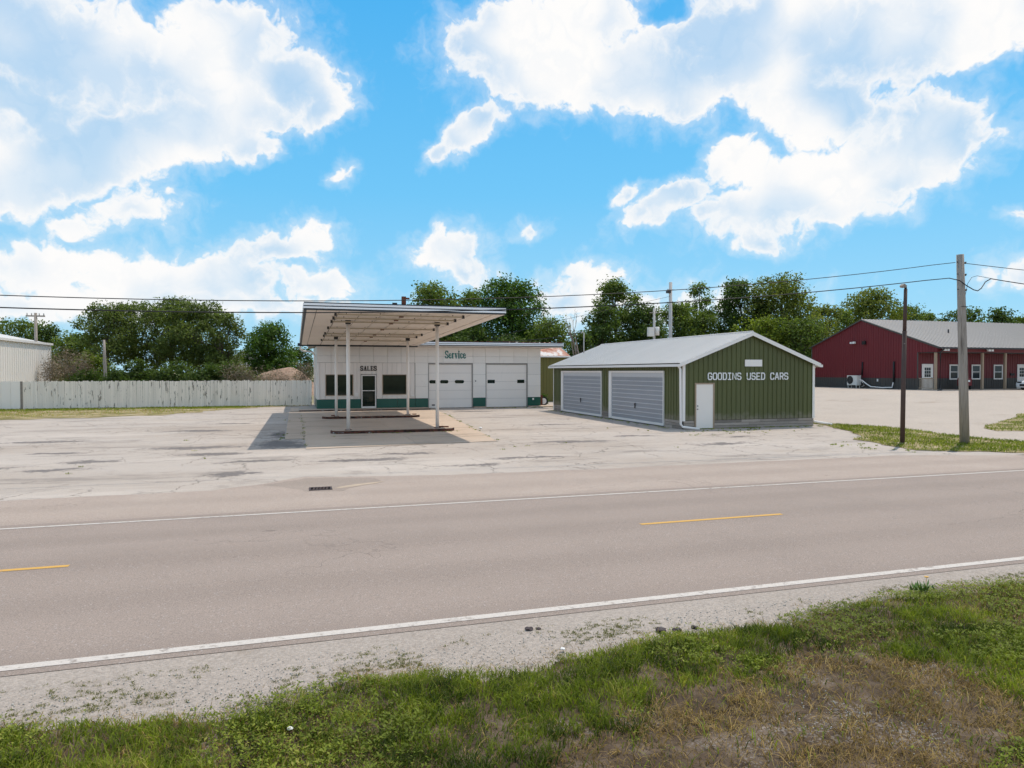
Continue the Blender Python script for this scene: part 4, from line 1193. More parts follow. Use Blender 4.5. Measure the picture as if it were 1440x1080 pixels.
T.mb().tube([(RX - .08, 52.28, 3.62), (RX - .08, 52.28, 1.66)], .09, 6).build('line_cover', 'black_plastic', Rd)
T.box('outlet', 'lamp_white', RX - .07, RX - .03, 54.15, 54.3, 1.7, 1.95)
T.mb().box(65.6, 66.1, REC - .14, REC - .045, 2.28, 2.5).build('mail_box', 'black_plastic', Rd)

T = Thing('heat_pump', 'beige outdoor heat pump unit on legs against the red gable wall', 'heat pump', (53.7, 56.5, RB))
hz = float(hgt(53.6, 56.5))
y0, y1, xf = 55.85, 57.15, 53.25
T.mb().box(xf, xf + .5, y0, y1, hz + .32, hz + 1.28).build('case', 'heat_pump_case', T.o)
m = T.mb()
for rr in np.linspace(.10, .40, 6):
    m.tube([(xf - .02, 56.75 + rr * math.cos(t), hz + .82 + rr * math.sin(t)) for t in np.linspace(0, 2 * math.pi, 17)], .014, 4, cap=False)
m.build('fan_grille', 'dark_metal', T.o)
T.mb().tube([(xf - .012, 56.75, hz + .82), (xf - .002, 56.75, hz + .82)], .38, 20).build('fan_opening', 'charcoal_siding', T.o)
for yy in (y0 + .1, y1 - .14):
    T.mb().box(xf + .02, xf + .06, yy, yy + .05, hz, hz + .319).box(xf + .44, xf + .48, yy, yy + .05, hz, hz + .319).box(xf + .02, xf + .48, yy + .06, yy + .1, hz + .26, hz + .318).build('leg', 'heat_pump_case', T.o)
T.mb().tube([(xf + .3, 55.84, hz + .85), (xf + .3, 55.5, hz + .80), (xf + .45, 55.1, hz + .45), (xf + .6, 54.7, hz + .18), (xf + .7, 53.4, hz + .12), (xf + .8, 52.35, hz + .16), (xf + .85, 52.28, hz + .64)], .055, 7).build('line_set', 'white_paint', T.o)
T.mb().tube([(xf + .3, 55.84, hz + .75), (xf + .3, 55.4, hz + .6), (xf + .35, 55.3, hz + .3), (xf + .35, 55.6, hz + .15)], .03, 6).build('drain_hose', 'white_paint', T.o)

T = Thing('grill_cart', 'small dark red cart standing on the porch beside the pole', 'cart', (58.4, 48.4, RB))
T.mb().box(57.85, 58.95, 48.2, 48.75, 1.38, 1.95).build('cabinet', 'red_plastic', T.o)
T.mb().prism([(48.2, 1.951), (48.75, 1.951), (48.7, 2.1), (48.3, 2.1)], 'x', 57.85, 58.95).build('lid', 'red_plastic', T.o)
T.mb().box(58.2, 58.7, 48.18, 48.199, 1.72, 1.90).build('notice', 'lamp_white', T.o)
for x in (57.9, 58.85): T.mb().box(x, x + .05, 48.25, 48.7, 1.031, 1.379).build('leg', 'black_plastic', T.o)

# ------------------------------------------------------------------ white car
def make_car():
    nose = Vector((62.5, 45.9)); zb = float(hgt(62, 45))
    L = 4.6; Wd = 1.8
    T = Thing('parked_car', 'white car at the right edge parked before the red building', 'car', (nose.x + L / 2, nose.y, zb))
    side = [(0.03, .30), (0.0, .55), (.06, .72), (.35, .84), (1.15, .98), (1.95, 1.42), (2.6, 1.50), (3.3, 1.46), (4.1, 1.05), (4.5, .98), (4.58, .60), (4.55, .30)]
    def arch(c): return [(c + .36 * math.cos(t), .28 + .36 * math.sin(t)) for t in np.linspace(0, math.pi, 9)]
    low = [(4.55, .22)] + arch(3.7) + arch(.88) + [(.05, .22)]
    prof = side + low
    bm = bmesh.new()
    rows_ = []
    for yy, sx in ((-Wd / 2, .97), (-Wd / 2 + .08, 1.0), (0, 1.0), (Wd / 2 - .08, 1.0), (Wd / 2, .97)):
        r = []
        for (x, z) in prof:
            tuck = 0.0
            if z > .9: tuck = (z - .9) * .32
            y = yy * (1 - tuck) if abs(yy) > .5 else yy
            zz = z if abs(yy) < Wd / 2 - .01 else z * sx + .01
            r.append(bm.verts.new((nose.x + x - (nose.x + L / 2), y, zz)))
        rows_.append(r)
    n = len(prof)
    for a, b in zip(rows_, rows_[1:]):
        for i in range(n):
            f = bm.faces.new((a[i], a[(i + 1) % n], b[(i + 1) % n], b[i])); f.smooth = True
    bm.faces.new(rows_[0]); bm.faces.new(rows_[-1])
    bmesh.ops.recalc_face_normals(bm, faces=bm.faces[:])
    me = bpy.data.meshes.new('body'); bm.to_mesh(me); bm.free()
    link('body', me, 'car_paint', T.o)
    o = Vector((nose.x, nose.y, zb))
    for s in (-1, 1):
        yv = nose.y + s * (Wd / 2 - .09)
        for gl in ([(1.28, 1.02), (2.0, 1.38), (2.55, 1.43), (2.55, 1.02)], [(2.62, 1.02), (2.62, 1.43), (3.2, 1.40), (3.75, 1.05)]):
            m = T.mb()
            m.poly([(o.x + x, nose.y + s * (Wd / 2 * (1 - (z - .9) * .32) + .012), zb + z) for x, z in gl])
            m.build('side_window', 'glass_car', T.o)
        for c in (.88, 3.7):
            m = T.mb(); m.tube([(o.x + c, nose.y + s * (Wd / 2 - .20), zb + .32), (o.x + c, nose.y + s * (Wd / 2 + .01), zb + .32)], .32, 20)
            w = m.build('wheel', 'tyre_rubber', T.o)
            T.mb().tube([(o.x + c, nose.y + s * (Wd / 2 + .005), zb + .32), (o.x + c, nose.y + s * (Wd / 2 + .022), zb + .32)], .20, 16).build('rim', 'rim_metal', w)
            m = T.mb()
            for a in range(5):
                t = a * 2 * math.pi / 5
                m.tube([(o.x + c, nose.y + s * (Wd / 2 + .028), zb + .32), (o.x + c + .19 * math.cos(t), nose.y + s * (Wd / 2 + .028), zb + .32 + .19 * math.sin(t))], .022, 5)
            m.build('spoke', 'dark_metal', w)
        T.mb().box(o.x + .02, o.x + .30, nose.y + s * .62 - .2, nose.y + s * .62 + .2, zb + .64, zb + .76).build('headlight', 'glass_far', T.o)
        T.mb().box(o.x + 1.35, o.x + 1.5, nose.y + s * .98 - .08, nose.y + s * .98 + .08, zb + .98, zb + 1.1).build('mirror', 'car_paint', T.o)
    m = T.mb(); m.poly([(o.x + 1.22, nose.y - .72, zb + 1.035), (o.x + 1.22, nose.y + .72, zb + 1.035), (o.x + 1.92, nose.y + .62, zb + 1.425), (o.x + 1.92, nose.y - .62, zb + 1.425)]); m.build('windscreen', 'glass_car', T.o)
    T.mb().box(o.x - .02, o.x + .04, nose.y - .55, nose.y + .55, zb + .36, zb + .54).build('grille', 'black_plastic', T.o)
make_car()

# ------------------------------------------------------------------ fence
FY = 57.0
bmesh_board = MB(); bmesh_board.prism([(-.066, 0), (.066, 0), (.066, 1.93), (.04, 1.97), (-.04, 1.97), (-.066, 1.93)], 'y', -.011, .011)
board_me = bmesh_board.mesh('board')
fence = thing('board_fence', 'long weathered white board fence with peeling paint', 'fence', (-8.5, FY, 0))
x = -18.28
while x < 1.30:
    o = link('board', board_me, 'peeling_white', fence, (x + 8.5, random.uniform(-.008, .008), random.uniform(-.025, .025) + .03))
    o.scale = (1, 1, random.uniform(.985, 1.01))
    o.rotation_euler = (random.uniform(-.01, .01), random.uniform(-.006, .006), random.uniform(-.03, .03))
    x += .139
link('worn_post', MB((-8.5, FY, 0)).box(-18.42, -18.28, FY - .05, FY + .05, 0, 1.98).mesh('worn_post'), 'weathered_wood', fence)
for z in (.45, 1.6): link('rail', MB((-8.5, FY, 0)).box(-18.1, 1.3, FY + .02, FY + .07, z, z + .09).mesh('rail'), 'shed_wood', fence)
for x in np.arange(-17.9, 1.3, 2.4): link('post', MB((-8.5, FY, 0)).box(x, x + .1, FY + .071, FY + .17, 0, 1.85).mesh('post'), 'shed_wood', fence)
fence2 = thing('panel_fence', 'clean white corrugated fence section at the far left', 'fence', (-24, FY, 0))
pm = MB(); pm.box(-.29, .26, -.012, .012, 0, 1.95).box(.262, .288, -.03, .012, 0, 1.95)
pme = pm.mesh('fence_panel')
x = -31.47
while x < -18.6:
    link('fence_panel', pme, 'white_metal_wall', fence2, (x + 24, -.01, .04)); x += .58
link('rail', MB((-24, FY, 0)).box(-32, -18.2, FY + .03, FY + .08, 1.5, 1.6).mesh('rail'), 'shed_wood', fence2)

# ------------------------------------------------------------------ trees and shrubs
def leaf_cloud(name, lobes, n, size, mat, parent, off, clump=0.75, seed=0, per=26, flat=.75, lw=.66):
    """a crown of leaf-sized faces gathered in clumps spread over the lobes"""
    r = np.random.default_rng(seed)
    w = np.array([l[1][0] * l[1][1] + l[1][0] * l[1][2] for l in lobes]); w = w / w.sum()
    n = int(n * 2.2); size *= .86
    nc = max(4, n // per)
    li = r.choice(len(lobes), nc, p=w)
    d = r.normal(size=(nc, 3)); d /= np.linalg.norm(d, axis=1)[:, None]
    rad = np.minimum(r.random(nc) ** .38, .93)
    cen = np.array([l[0] for l in lobes])[li] + d * np.array([l[1] for l in lobes])[li] * rad[:, None]
    ctint = r.random(nc) * .55
    ci = np.repeat(np.arange(nc), per)
    m = len(ci)
    cr = clump * (.55 + .9 * r.random(nc))
    p = cen[ci] + np.clip(r.normal(size=(m, 3)), -1.5, 1.5) * np.array([1, 1, flat]) * (cr[ci] * .5)[:, None]
    nrm = r.normal(size=(m, 3)) + d[ci] * .6 + np.array([.25, .2, 1.0])
    nrm /= np.linalg.norm(nrm, axis=1)[:, None]
    t = np.cross(nrm, r.normal(size=(m, 3))); t /= np.linalg.norm(t, axis=1)[:, None] + 1e-9
    b = np.cross(nrm, t)
    s = size * (.6 + .8 * r.random(m))
    L = t * s[:, None]; B = b * (s * lw)[:, None]
    V = np.stack([p - L * .5, p + B * .5 - L * .05, p + L * .5, p - B * .5 - L * .05], 1) - np.array(off)
    F = np.arange(m * 4).reshape(m, 4)
    tint = np.repeat(np.clip(ctint[ci] + r.random(m) * .5 - .03, 0, 1), 4)
    return link(name, np_mesh(name, V.reshape(-1, 3), F, tint), mat, parent)
def limb(mb, a, b, r0, r1, bend, n=5, k=5):
    a, b = Vector(a), Vector(b)
    pts = []
    side = Vector((random.uniform(-1, 1), random.uniform(-1, 1), 0)) * bend
    for i in range(n + 1):
        t = i / n
        pts.append(a.lerp(b, t) + side * math.sin(math.pi * t) + Vector((0, 0, 1)) * bend * .5 * math.sin(math.pi * t))
    mb.tube(pts, [r0 + (r1 - r0) * i / n for i in range(n + 1)], k, cap=True)
def tree(px, top, width, Z, mat, label, n=6000, cb=.28, size=.34, clump=.9, nl=12, group='trees behind the buildings', seed=0, trunk_r=.22, bark='trunk_bark', lobe=.30, name='tree', spread=1.0):
    random.seed(seed + 11)
    tp = at(px, top, Z)
    bx, by = tp.x, tp.y
    zb = float(hgt(bx, by))
    Ht = tp.z - zb
    Wd = width * Z / FPX
    T = Thing(name, label, 'tree', (bx, by, zb), group)
    lobes = []
    for i in range(nl):
        f = i / max(1, nl - 1)
        zc = zb + Ht * (cb + (1 - cb) * (.10 + .80 * f))
        env = math.sqrt(max(.05, 1 - (abs(f - .42) / .64) ** 2.0))
        a = i * 2.399 + random.uniform(-.4, .4)
        rr = Wd * .5 * env * random.uniform(.35, .72) * spread
        lr = Wd * lobe * random.uniform(.7, 1.15) * (1.0 - .25 * f)
        c = (bx + rr * math.cos(a), by + rr * math.sin(a) * .9, min(zc, zb + Ht - lr * .72))
        lobes.append((c, (lr, lr, lr * .72)))
    lobes.append(((bx + random.uniform(-.1, .1) * Wd, by, zb + Ht - Wd * .13), (Wd * .2, Wd * .2, Wd * .13)))
    mb = T.mb()
    tops = Vector((bx + random.uniform(-.06, .06) * Wd, by, zb + Ht * .62))
    limb(mb, (bx, by, zb - .1), tops, trunk_r * 1.25, trunk_r * .45, .15, 6, 8)
    for (c, rr) in lobes:
        f = random.uniform(.35, .95)
        st = Vector((bx, by, zb)).lerp(tops, f)
        limb(mb, st, c, trunk_r * .36, .03, .25, 5, 5)
        for _ in range(2):
            e = Vector(c) + Vector((random.uniform(-1, 1) * rr[0], random.uniform(-1, 1) * rr[1], random.uniform(-.2, .9) * rr[2])) * .8
            limb(mb, Vector(st).lerp(Vector(c), .6), e, trunk_r * .16, .018, .12, 3, 4)
    mb.build('trunk', bark, T.o)
    leaf_cloud('crown', lobes, n, size, mat, T.o, (bx, by, zb), clump, seed)
    return T
def shrub(px, top, width, Z, mat, label, n=2500, size=.26, clump=.6, group='shrubs behind the fence', seed=0, base=0.0, name='shrub', cat='shrub'):
    random.seed(seed + 5)
    tp = at(px, top, Z)
    zb = float(hgt(tp.x, tp.y)) + base
    Ht = max(.4, tp.z - zb); Wd = width * Z / FPX
    T = Thing(name, label, cat, (tp.x, tp.y, zb), group)
    lobes = []
    for i in range(9):
        f = (i + .5) / 9
        x = tp.x + Wd * (f - .5) * .85
        h = Ht * (1 - .5 * abs(f - .5) * 1.6) * random.uniform(.8, 1.0)
        lobes.append(((x, tp.y + random.uniform(-.12, .12) * Wd, zb + h * .55), (Wd * .15, Wd * .14, h * .45)))
    mb = T.mb()
    for (c, rr) in lobes: limb(mb, (tp.x + (c[0] - tp.x) * .5, tp.y, zb - .05), c, .05, .015, .1, 4, 5)
    mb.build('stem', 'trunk_bark', T.o)
    leaf_cloud('foliage', lobes, n, size, mat, T.o, (tp.x, tp.y, zb), clump, seed)
    return T
def bare(px, top, width, Z, label, seed, name='bare_tree', cat='tree', r0=.13, group=None, depth=5, forks=3):
    random.seed(seed)
    tp = at(px, top, Z)
    zb = float(hgt(tp.x, tp.y))
    Ht = tp.z - zb; Wd = width * Z / FPX
    T = Thing(name, label, cat, (tp.x, tp.y, zb), group)
    mb = T.mb()
    def grow(p, d, L, r, k):
        q = p + d * L
        mb.tube([p, p.lerp(q, .5) + Vector((random.uniform(-1, 1), random.uniform(-1, 1), 0)) * L * .06, q], [r, r * .8, r * .62], 5 if k > 2 else 4, cap=(k == 0))
        if k == 0: return
        for _ in range(forks if k < depth else forks + 2):
            dd = (d + Vector((random.uniform(-1, 1) * Wd / Ht * 1.5, random.uniform(-1, 1) * Wd / Ht * 1.5, random.uniform(-.05, .7)))).normalized()
            grow(p.lerp(q, random.uniform(.45, 1)), dd, L * random.uniform(.55, .8), r * .55, k - 1)
    grow(Vector((tp.x, tp.y, zb)), Vector((0, 0, 1)), Ht * .36, r0, depth - 1)
    mb.build('branches', 'dead_twig', T.o)
    if name == 'bare_shrub':
        lobes = [((tp.x + Wd * (f - .5) * .8, tp.y + random.uniform(-.3, .3), zb + Ht * .5 * random.uniform(.8, 1.1)), (Wd * .2, Wd * .2, Ht * .42)) for f in np.linspace(0, 1, 5)]
        leaf_cloud('twigs', lobes, max(700, int(420 * Wd * Ht / 4)), .30, 'dead_leaf', T.o, (tp.x, tp.y, zb), .5, seed, 18, 1.2, .16)
    return T

# left of the station
LG = 'trees behind the white fence'
tree(18, 447, 95, 118, 'leaf_mid', 'green tree above the roof of the white metal building', 4500, .2, .42, 1.1, 10, LG, 1)
tree(62, 458, 62, 112, 'leaf_dark', 'dark tree behind the tall pole with a crossarm', 3500, .2, .4, 1.0, 9, LG, 2)
tree(108, 468, 90, 100, 'leaf_mid', 'broad dark tree right of the white metal building', 4500, .1, .38, 1.0, 10, LG, 3)
tree(150, 426, 92, 74, 'leaf_locust', 'leftmost airy locust tree of the big clump behind the fence', 4600, .38, .25, .60, 14, LG, 4, .17, lobe=.22, spread=1.25)
tree(196, 424, 110, 80, 'leaf_locust', 'second airy locust from the left in the clump behind the fence', 6000, .30, .26, .62, 14, LG, 5, .2, lobe=.23, spread=1.2)
tree(238, 418, 118, 77, 'leaf_locust', 'tallest airy locust in the middle of the clump behind the fence', 7000, .28, .26, .62, 15, LG, 6, .22, lobe=.23, spread=1.2)
tree(280, 424, 100, 75, 'leaf_locust', 'second airy locust from the right in the clump behind the fence', 6200, .26, .26, .62, 14, LG, 7, .2, lobe=.23, spread=1.2)
tree(310, 438, 74, 73, 'leaf_locust', 'rightmost airy locust of the clump behind the fence', 4400, .26, .25, .62, 12, LG, 8, .17, lobe=.24, spread=1.15)
tree(378, 453, 78, 96, 'leaf_maple', 'round dense dark maple left of the canopy', 6500, .14, .36, .9, 12, LG, 9, .25)
tree(420, 488, 50, 110, 'leaf_dark', 'low dark tree hidden at the left edge of the station', 2200, .1, .4, 1, 8, LG, 11)
SG = 'shrubs behind the fence'
shrub(128, 480, 52, 70, 'leaf_lime', 'yellow green bush left of the locust clump', 2600, .24, .6, SG, 20)
shrub(120, 512, 70, 64, 'leaf_shrub', 'low green shrub just behind the fence by the bare brush', 2200, .22, .55, SG, 21)
shrub(190, 500, 90, 68, 'leaf_dark', 'dark shrub under the left locusts', 4200, .26, .6, SG, 22)
shrub(250, 498, 100, 68, 'leaf_dark', 'dark shrub under the tallest locust', 4400, .26, .6, SG, 23)
shrub(306, 496, 80, 67, 'leaf_dark', 'dark shrub under the right locusts', 3600, .26, .6, SG, 24)
shrub(160, 516, 60, 63, 'leaf_shrub', 'small dense shrub beneath the pale bare trunk', 2000, .22, .5, SG, 25)
shrub(352, 514, 40, 66, 'leaf_mid', 'thin green shrub between locusts and dirt mound', 1200, .2, .5, SG, 26)
BG = 'bare brush behind the fence'
bare(94, 480, 42, 66, 'brown leafless brush beside the white metal building', 31, 'bare_shrub', 'shrub', .05, BG, 6, 3)
bare(108, 490, 36, 65, 'second brown leafless brush left of the yellow green bush', 32, 'bare_shrub', 'shrub', .05, BG, 6, 3)
bare(70, 490, 24, 62, 'spindly leafless sapling against the white metal building', 33, 'bare_shrub', 'shrub', .03, BG, 4, 3)
bare(335, 505, 34, 64, 'tangled brown brush right of the locust clump', 34, 'bare_shrub', 'shrub', .05, BG, 5, 3)
bare(362, 513, 38, 64, 'brown brush in front of the dirt mound', 35, 'bare_shrub', 'shrub', .04, BG, 5, 3)
bare(398, 515, 40, 64, 'brown brush at the fence beside the station', 36, 'bare_shrub', 'shrub', .04, BG, 5, 3)
bare(428, 503, 22, 70, 'small reddish bare sapling close to the station gutter', 37, 'bare_shrub', 'shrub', .03, BG, 5, 3)

# behind the station and the garage
tree(612, 398, 96, 90, 'leaf_mid', 'tree rising behind the canopy roof, left of the tallest oak', 6800, .22, .36, .9, 13, seed=40)
tree(662, 408, 84, 92, 'leaf_mid', 'smaller tree between the canopy edge and the tallest oak', 5200, .22, .36, .9, 12, seed=41)
tree(722, 388, 128, 88, 'leaf_maple', 'tallest dense oak just right of the canopy', 10500, .18, .36, .92, 16, seed=42, trunk_r=.3)
tree(770, 446, 92, 80, 'leaf_mid', 'lower bright green tree behind the service bays', 5200, .12, .3, .8, 12, seed=43)
tree(665, 458, 90, 84, 'leaf_dark', 'dark low tree under the canopy edge', 4200, .08, .34, .85, 10, seed=44)
tree(716, 470, 90, 79, 'leaf_dark', 'dark low tree above the second garage door', 3800, .05, .32, .85, 10, seed=45)
bare(812, 405, 42, 74, 'leafless grey tree standing between the oak and the garage', 46, r0=.2, depth=7, forks=2)
tree(818, 470, 56, 78, 'leaf_dark', 'dark scrubby tree at the foot of the leafless tree', 2800, .05, .3, .8, 9, seed=47)
tree(866, 394, 92, 92, 'leaf_mid', 'tall tree behind the left end of the olive garage', 6400, .2, .36, .85, 13, seed=48, lobe=.25, spread=1.15)
tree(846, 430, 70, 86, 'leaf_dark', 'dark shorter tree behind the small service mast', 4200, .08, .34, .85, 11, seed=49)
tree(905, 428, 84, 90, 'leaf_dark', 'dense dark tree behind the pole with the white meter box', 5600, .08, .35, .9, 12, seed=50)
tree(952, 424, 70, 94, 'leaf_mid', 'mid green tree just right of the grey floodlight pole', 4600, .1, .36, .9, 11, seed=51)
tree(985, 400, 58, 98, 'leaf_mid', 'thin airy tree top above the garage ridge', 2600, .3, .36, .8, 10, seed=52, lobe=.25)
tree(984, 436, 90, 92, 'leaf_mid', 'broad olive tree behind the garage ridge', 5600, .06, .36, .9, 12, seed=53)
tree(1044, 392, 92, 94, 'leaf_dark', 'tall dark tree behind the garage peak', 8200, .14, .36, .9, 15, seed=54, trunk_r=.28)
tree(1102, 386, 128, 90, 'leaf_yellow', 'large yellow green flowering tree right of the garage peak', 9600, .18, .34, .9, 16, seed=55, trunk_r=.28)
tree(1070, 446, 84, 84, 'leaf_lime', 'bright lime bushy tree behind the garage roof slope', 4400, .04, .3, .8, 11, seed=56)
tree(1128, 448, 92, 84, 'leaf_mid', 'low mid green tree between the garage and red building', 5000, .04, .32, .85, 11, seed=57)
tree(1160, 430, 70, 96, 'leaf_yellow', 'slender yellow green tree left of the red gable', 3600, .12, .35, .85, 11, seed=58, lobe=.26)
tree(1222, 406, 104, 108, 'leaf_yellow', 'rounded yellow green tree above the red gable peak', 7200, .16, .4, 1.0, 14, seed=59)
tree(1188, 436, 60, 104, 'leaf_mid', 'small tree in the gap left of the red gable peak', 2400, .1, .38, .9, 9, seed=60)
tree(1272, 430, 78, 112, 'leaf_mid', 'tree behind the red building left of the brown post', 4400, .14, .4, 1.0, 11, seed=61)
tree(1304, 440, 50, 120, 'leaf_mid', 'small tree behind the red building right of the brown post', 2400, .1, .42, 1.0, 9, seed=62)
tree(1356, 433, 82, 122, 'leaf_dark', 'dark tree behind the leaning utility pole', 4600, .1, .42, 1.0, 11, seed=63)
tree(1408, 434, 58, 124, 'leaf_dark', 'dark round tree above the grey roof near the right edge', 3400, .1, .42, 1.0, 10, seed=64)
tree(1438, 446, 40, 126, 'leaf_mid', 'last low tree at the right edge of the picture', 1800, .1, .42, 1.0, 8, seed=65)
shrub(790, 478, 70, 76, 'leaf_shrub', 'low thicket behind the rusted shed roof', 2600, .28, .6, 'shrubs behind the station', 70)
shrub(880, 470, 110, 80, 'leaf_dark', 'dark thicket behind the garage roof', 4200, .3, .7, 'shrubs behind the station', 71)
shrub(1150, 486, 60, 80, 'leaf_dark', 'dark thicket beside the red rear corner', 2600, .3, .65, 'shrubs behind the station', 72)
shrub(764, 548, 12, 55.5, 'leaf_maple', 'small leafy weed at the right corner of the service bays', 500, .12, .2, 'shrubs behind the station', 73)

# dirt mound and far house
m = MB()
c = at(396, 523, 82)
mo = Vector((c.x, c.y, 0))
def mound_z(X, Y):
    d = np.hypot((X - mo.x) / 5.0, (Y - mo.y) / 3.6)
    return 3.2 * np.exp(-2.2 * d ** 3.2) * (.85 + .3 * vnoise(X, Y, .35, 4)) - .10
sheet_xy('dirt_mound', np.linspace(mo.x - 9, mo.x + 9, 60), np.linspace(mo.y - 6, mo.y + 6, 40), mound_z, 'mound_dirt')
c = at(343, 512, 118)
T = Thing('distant_house', 'tiny pale house glimpsed between locusts and maple', 'house', (c.x, c.y, 0))
T.box('wall', 'stucco_far', c.x - 3, c.x + 3, c.y, c.y + 8, 0, 4.4)
T.mb().prism([(c.x - 3.4, 4.4), (c.x + 3.4, 4.4), (c.x, 6.2)], 'y', c.y - .3, c.y + 8.3).build('roof', 'grey_roof', T.o)

# ------------------------------------------------------------------ poles and wires
T = Thing('utility_pole', 'grey weathered wooden utility pole leaning beside the road', 'utility pole', (23.80, 19.72, 0))
T.mb().tube([(23.80, 19.72, -.1), (23.68, 19.71, 2.4), (23.55, 19.70, 5.0), (23.44, 19.70, 7.0)], [.165, .155, .14, .125], 14).build('shaft', 'pole_wood', T.o)
for z, x in ((6.72, 23.46), (6.28, 23.48), (5.72, 23.51)):
    b = T.mb().tube([(x - .17, 19.70, z), (x + .24, 19.70, z)], .018, 6).build('bolt', 'dark_metal', T.o)
    T.mb().tube([(x + .16, 19.70, z - .03), (x + .24, 19.70, z - .03), (x + .26, 19.70, z + .02)], .03, 6).build('insulator', 'dark_metal', b)
T.mb().tube([(23.36, 19.56, 5.08), (23.70, 19.56, 5.08)], .012, 5).build('band', 'dark_metal', T.o)

T = Thing('steel_lamp_post', 'rusty brown steel post with a small floodlight head', 'lamp post', (21.58, 20.41, 0))
T.mb().tube([(21.58, 20.41, -.05), (21.60, 20.41, 2.1), (21.63, 20.41, 4.2)], [.085, .083, .08], 12).tube([(21.63, 20.41, 4.19), (21.66, 20.41, 5.75)], [.066, .062], 12).build('shaft', 'brown_steel', T.o)
h = T.mb().tube([(21.66, 20.41, 5.74), (21.64, 20.40, 5.86), (21.50, 20.36, 5.88)], .045, 8).build('bracket', 'dark_metal', T.o)
T.mb().prism([(21.62, 5.86), (21.50, 5.93), (21.42, 5.86), (21.45, 5.80), (21.56, 5.79)], 'y', 20.30, 20.46).build('lamp_head', 'pole_wood', T.o)
T.mb().tube([(21.58, 20.41, -.02), (21.58, 20.41, .04)], [.22, .16], 12).build('footing', 'apron_concrete', T.o)

def far_pole(name, label, px, top, Z, r, mat, extras):
    p = at(px, top, Z)
    zb = float(hgt(p.x, p.y))
    T = Thing(name, label, 'utility pole', (p.x, p.y, zb), 'poles far behind')
    T.mb().tube([(p.x, p.y, zb - .1), (p.x, p.y, p.z)], [r * 1.25, r], 10).build('shaft', mat, T.o)
    extras(T, p)
    return p
def ex1(T, p):
    T.mb().box(p.x - .42, p.x - .12, p.y - .3, p.y + .05, p.z - .95, p.z - .72).build('floodlight', 'dark_metal', T.o)
    T.mb().box(p.x - .4, p.x + .3, p.y - .15, p.y - .1, p.z - .7, p.z - .62).build('bracket', 'pale_pole', T.o)
PG = far_pole('utility_pole', 'tall pale grey pole with a floodlight behind the garage roof', 943, 397, 60, .14, 'pale_pole', ex1)
def ex2(T, p):
    T.mb().box(p.x - .75, p.x - .18, p.y - .35, p.y - .02, p.z - 2.7, p.z - 1.85).build('meter_box', 'heat_pump_case', T.o)
    T.mb().tube([(p.x + .22, p.y - .2, p.z - 2.6), (p.x + .22, p.y - .2, p.z - 1.8)], .2, 10).build('transformer', 'heat_pump_case', T.o)
    T.mb().box(p.x - .5, p.x + .5, p.y - .06, p.y + .0, p.z - .5, p.z - .42).build('crossarm', 'pole_wood', T.o)
PT = far_pole('utility_pole', 'thin pole carrying a white box and transformer', 920, 433, 66, .11, 'pale_pole', ex2)
def ex3(T, p):
    c = T.mb().box(p.x - .75, p.x + .75, p.y - .08, p.y + .0, p.z - .35, p.z - .22).build('crossarm', 'pole_wood', T.o)
    for dx in (-.65, -.3, .3, .65): T.mb().tube([(p.x + dx, p.y - .04, p.z - .22), (p.x + dx, p.y - .04, p.z - .02)], .045, 6).build('insulator', 'pale_pole', c)
PL = far_pole('utility_pole', 'wooden pole with a crossarm before the white metal building', 50, 440, 63, .12, 'pole_wood', ex3)
p = at(147, 478, 64)
T = Thing('dead_tree', 'pale straight dead trunk standing in front of the locust clump', 'tree', (p.x, p.y, 0))
T.mb().tube([(p.x, p.y, 0), (p.x + .03, p.y, 2.4), (p.x - .02, p.y, 4.2), (p.x - .05, p.y, p.z)], [.16, .15, .13, .10], 8).build('trunk', 'pole_wood', T.o)

def wire(label, pts, r, name='overhead_wire', group='overhead wires', n=40):
    """smooth cable through measured points (parabola pieces)"""
    pts = [Vector(p) for p in pts]
    xs = np.array([p.x for p in pts])
    T0 = pts[0]
    deg = min(3, len(pts) - 1)
    t = np.array([(p - pts[0]).length for p in pts]); t = t / t[-1]
    cf = [np.polyfit(t, [getattr(p, a) for p in pts], deg if a == 'z' else 1) for a in 'xyz']
    out = [Vector([float(np.polyval(c, s)) for c in cf]) for s in np.linspace(0, 1, n + 1)]
    out[0], out[-1] = pts[0], pts[-1]
    mb = MB(pts[0]); mb.tube(out, r, 6)
    o = mb.build(name, 'wire', None, pts[0])
    return tag(o, label, 'wire', group)
wire('upper cable running left from the leaning utility pole', [(23.40, 19.86, 6.73), (17.26, 19.88, 5.99), (11.58, 19.9, 5.26), (6.2, 19.9, 4.86), (.2, 19.9, 4.62), (-6.83, 19.9, 4.55), (-12, 19.9, 4.68), (-22, 19.9, 5.3)], .013)
wire('lower thicker cable running left from the leaning utility pole', [(23.05, 19.8, 6.13), (17.18, 19.8, 5.49), (10.39, 19.8, 4.83), (5.84, 19.8, 4.47), (.2, 19.8, 4.26), (-6.8, 19.8, 4.25), (-12, 19.8, 4.4), (-22, 19.8, 5.0)], .017)
wire('upper cable running right from the leaning utility pole', [(23.5, 19.86, 6.74), (26.92, 19.9, 6.62), (34, 19.9, 6.45), (46, 19.9, 6.6), (60, 19.9, 7.1)], .012)
wire('lower thicker cable running right from the leaning utility pole', [(25.10, 19.8, 6.19), (26.79, 19.8, 6.05), (34, 19.8, 5.75), (46, 19.8, 5.9), (60, 19.8, 6.4)], .017)
mb = MB((23.05, 19.6, 6.1)); mb.tube([(23.05, 19.8, 6.13), (23.25, 19.55, 6.02), (23.55, 19.5, 5.83), (23.9, 19.52, 5.70), (24.2, 19.6, 5.68), (24.5, 19.7, 5.80), (24.8, 19.78, 6.06), (25.10, 19.8, 6.19)], .018, 6)
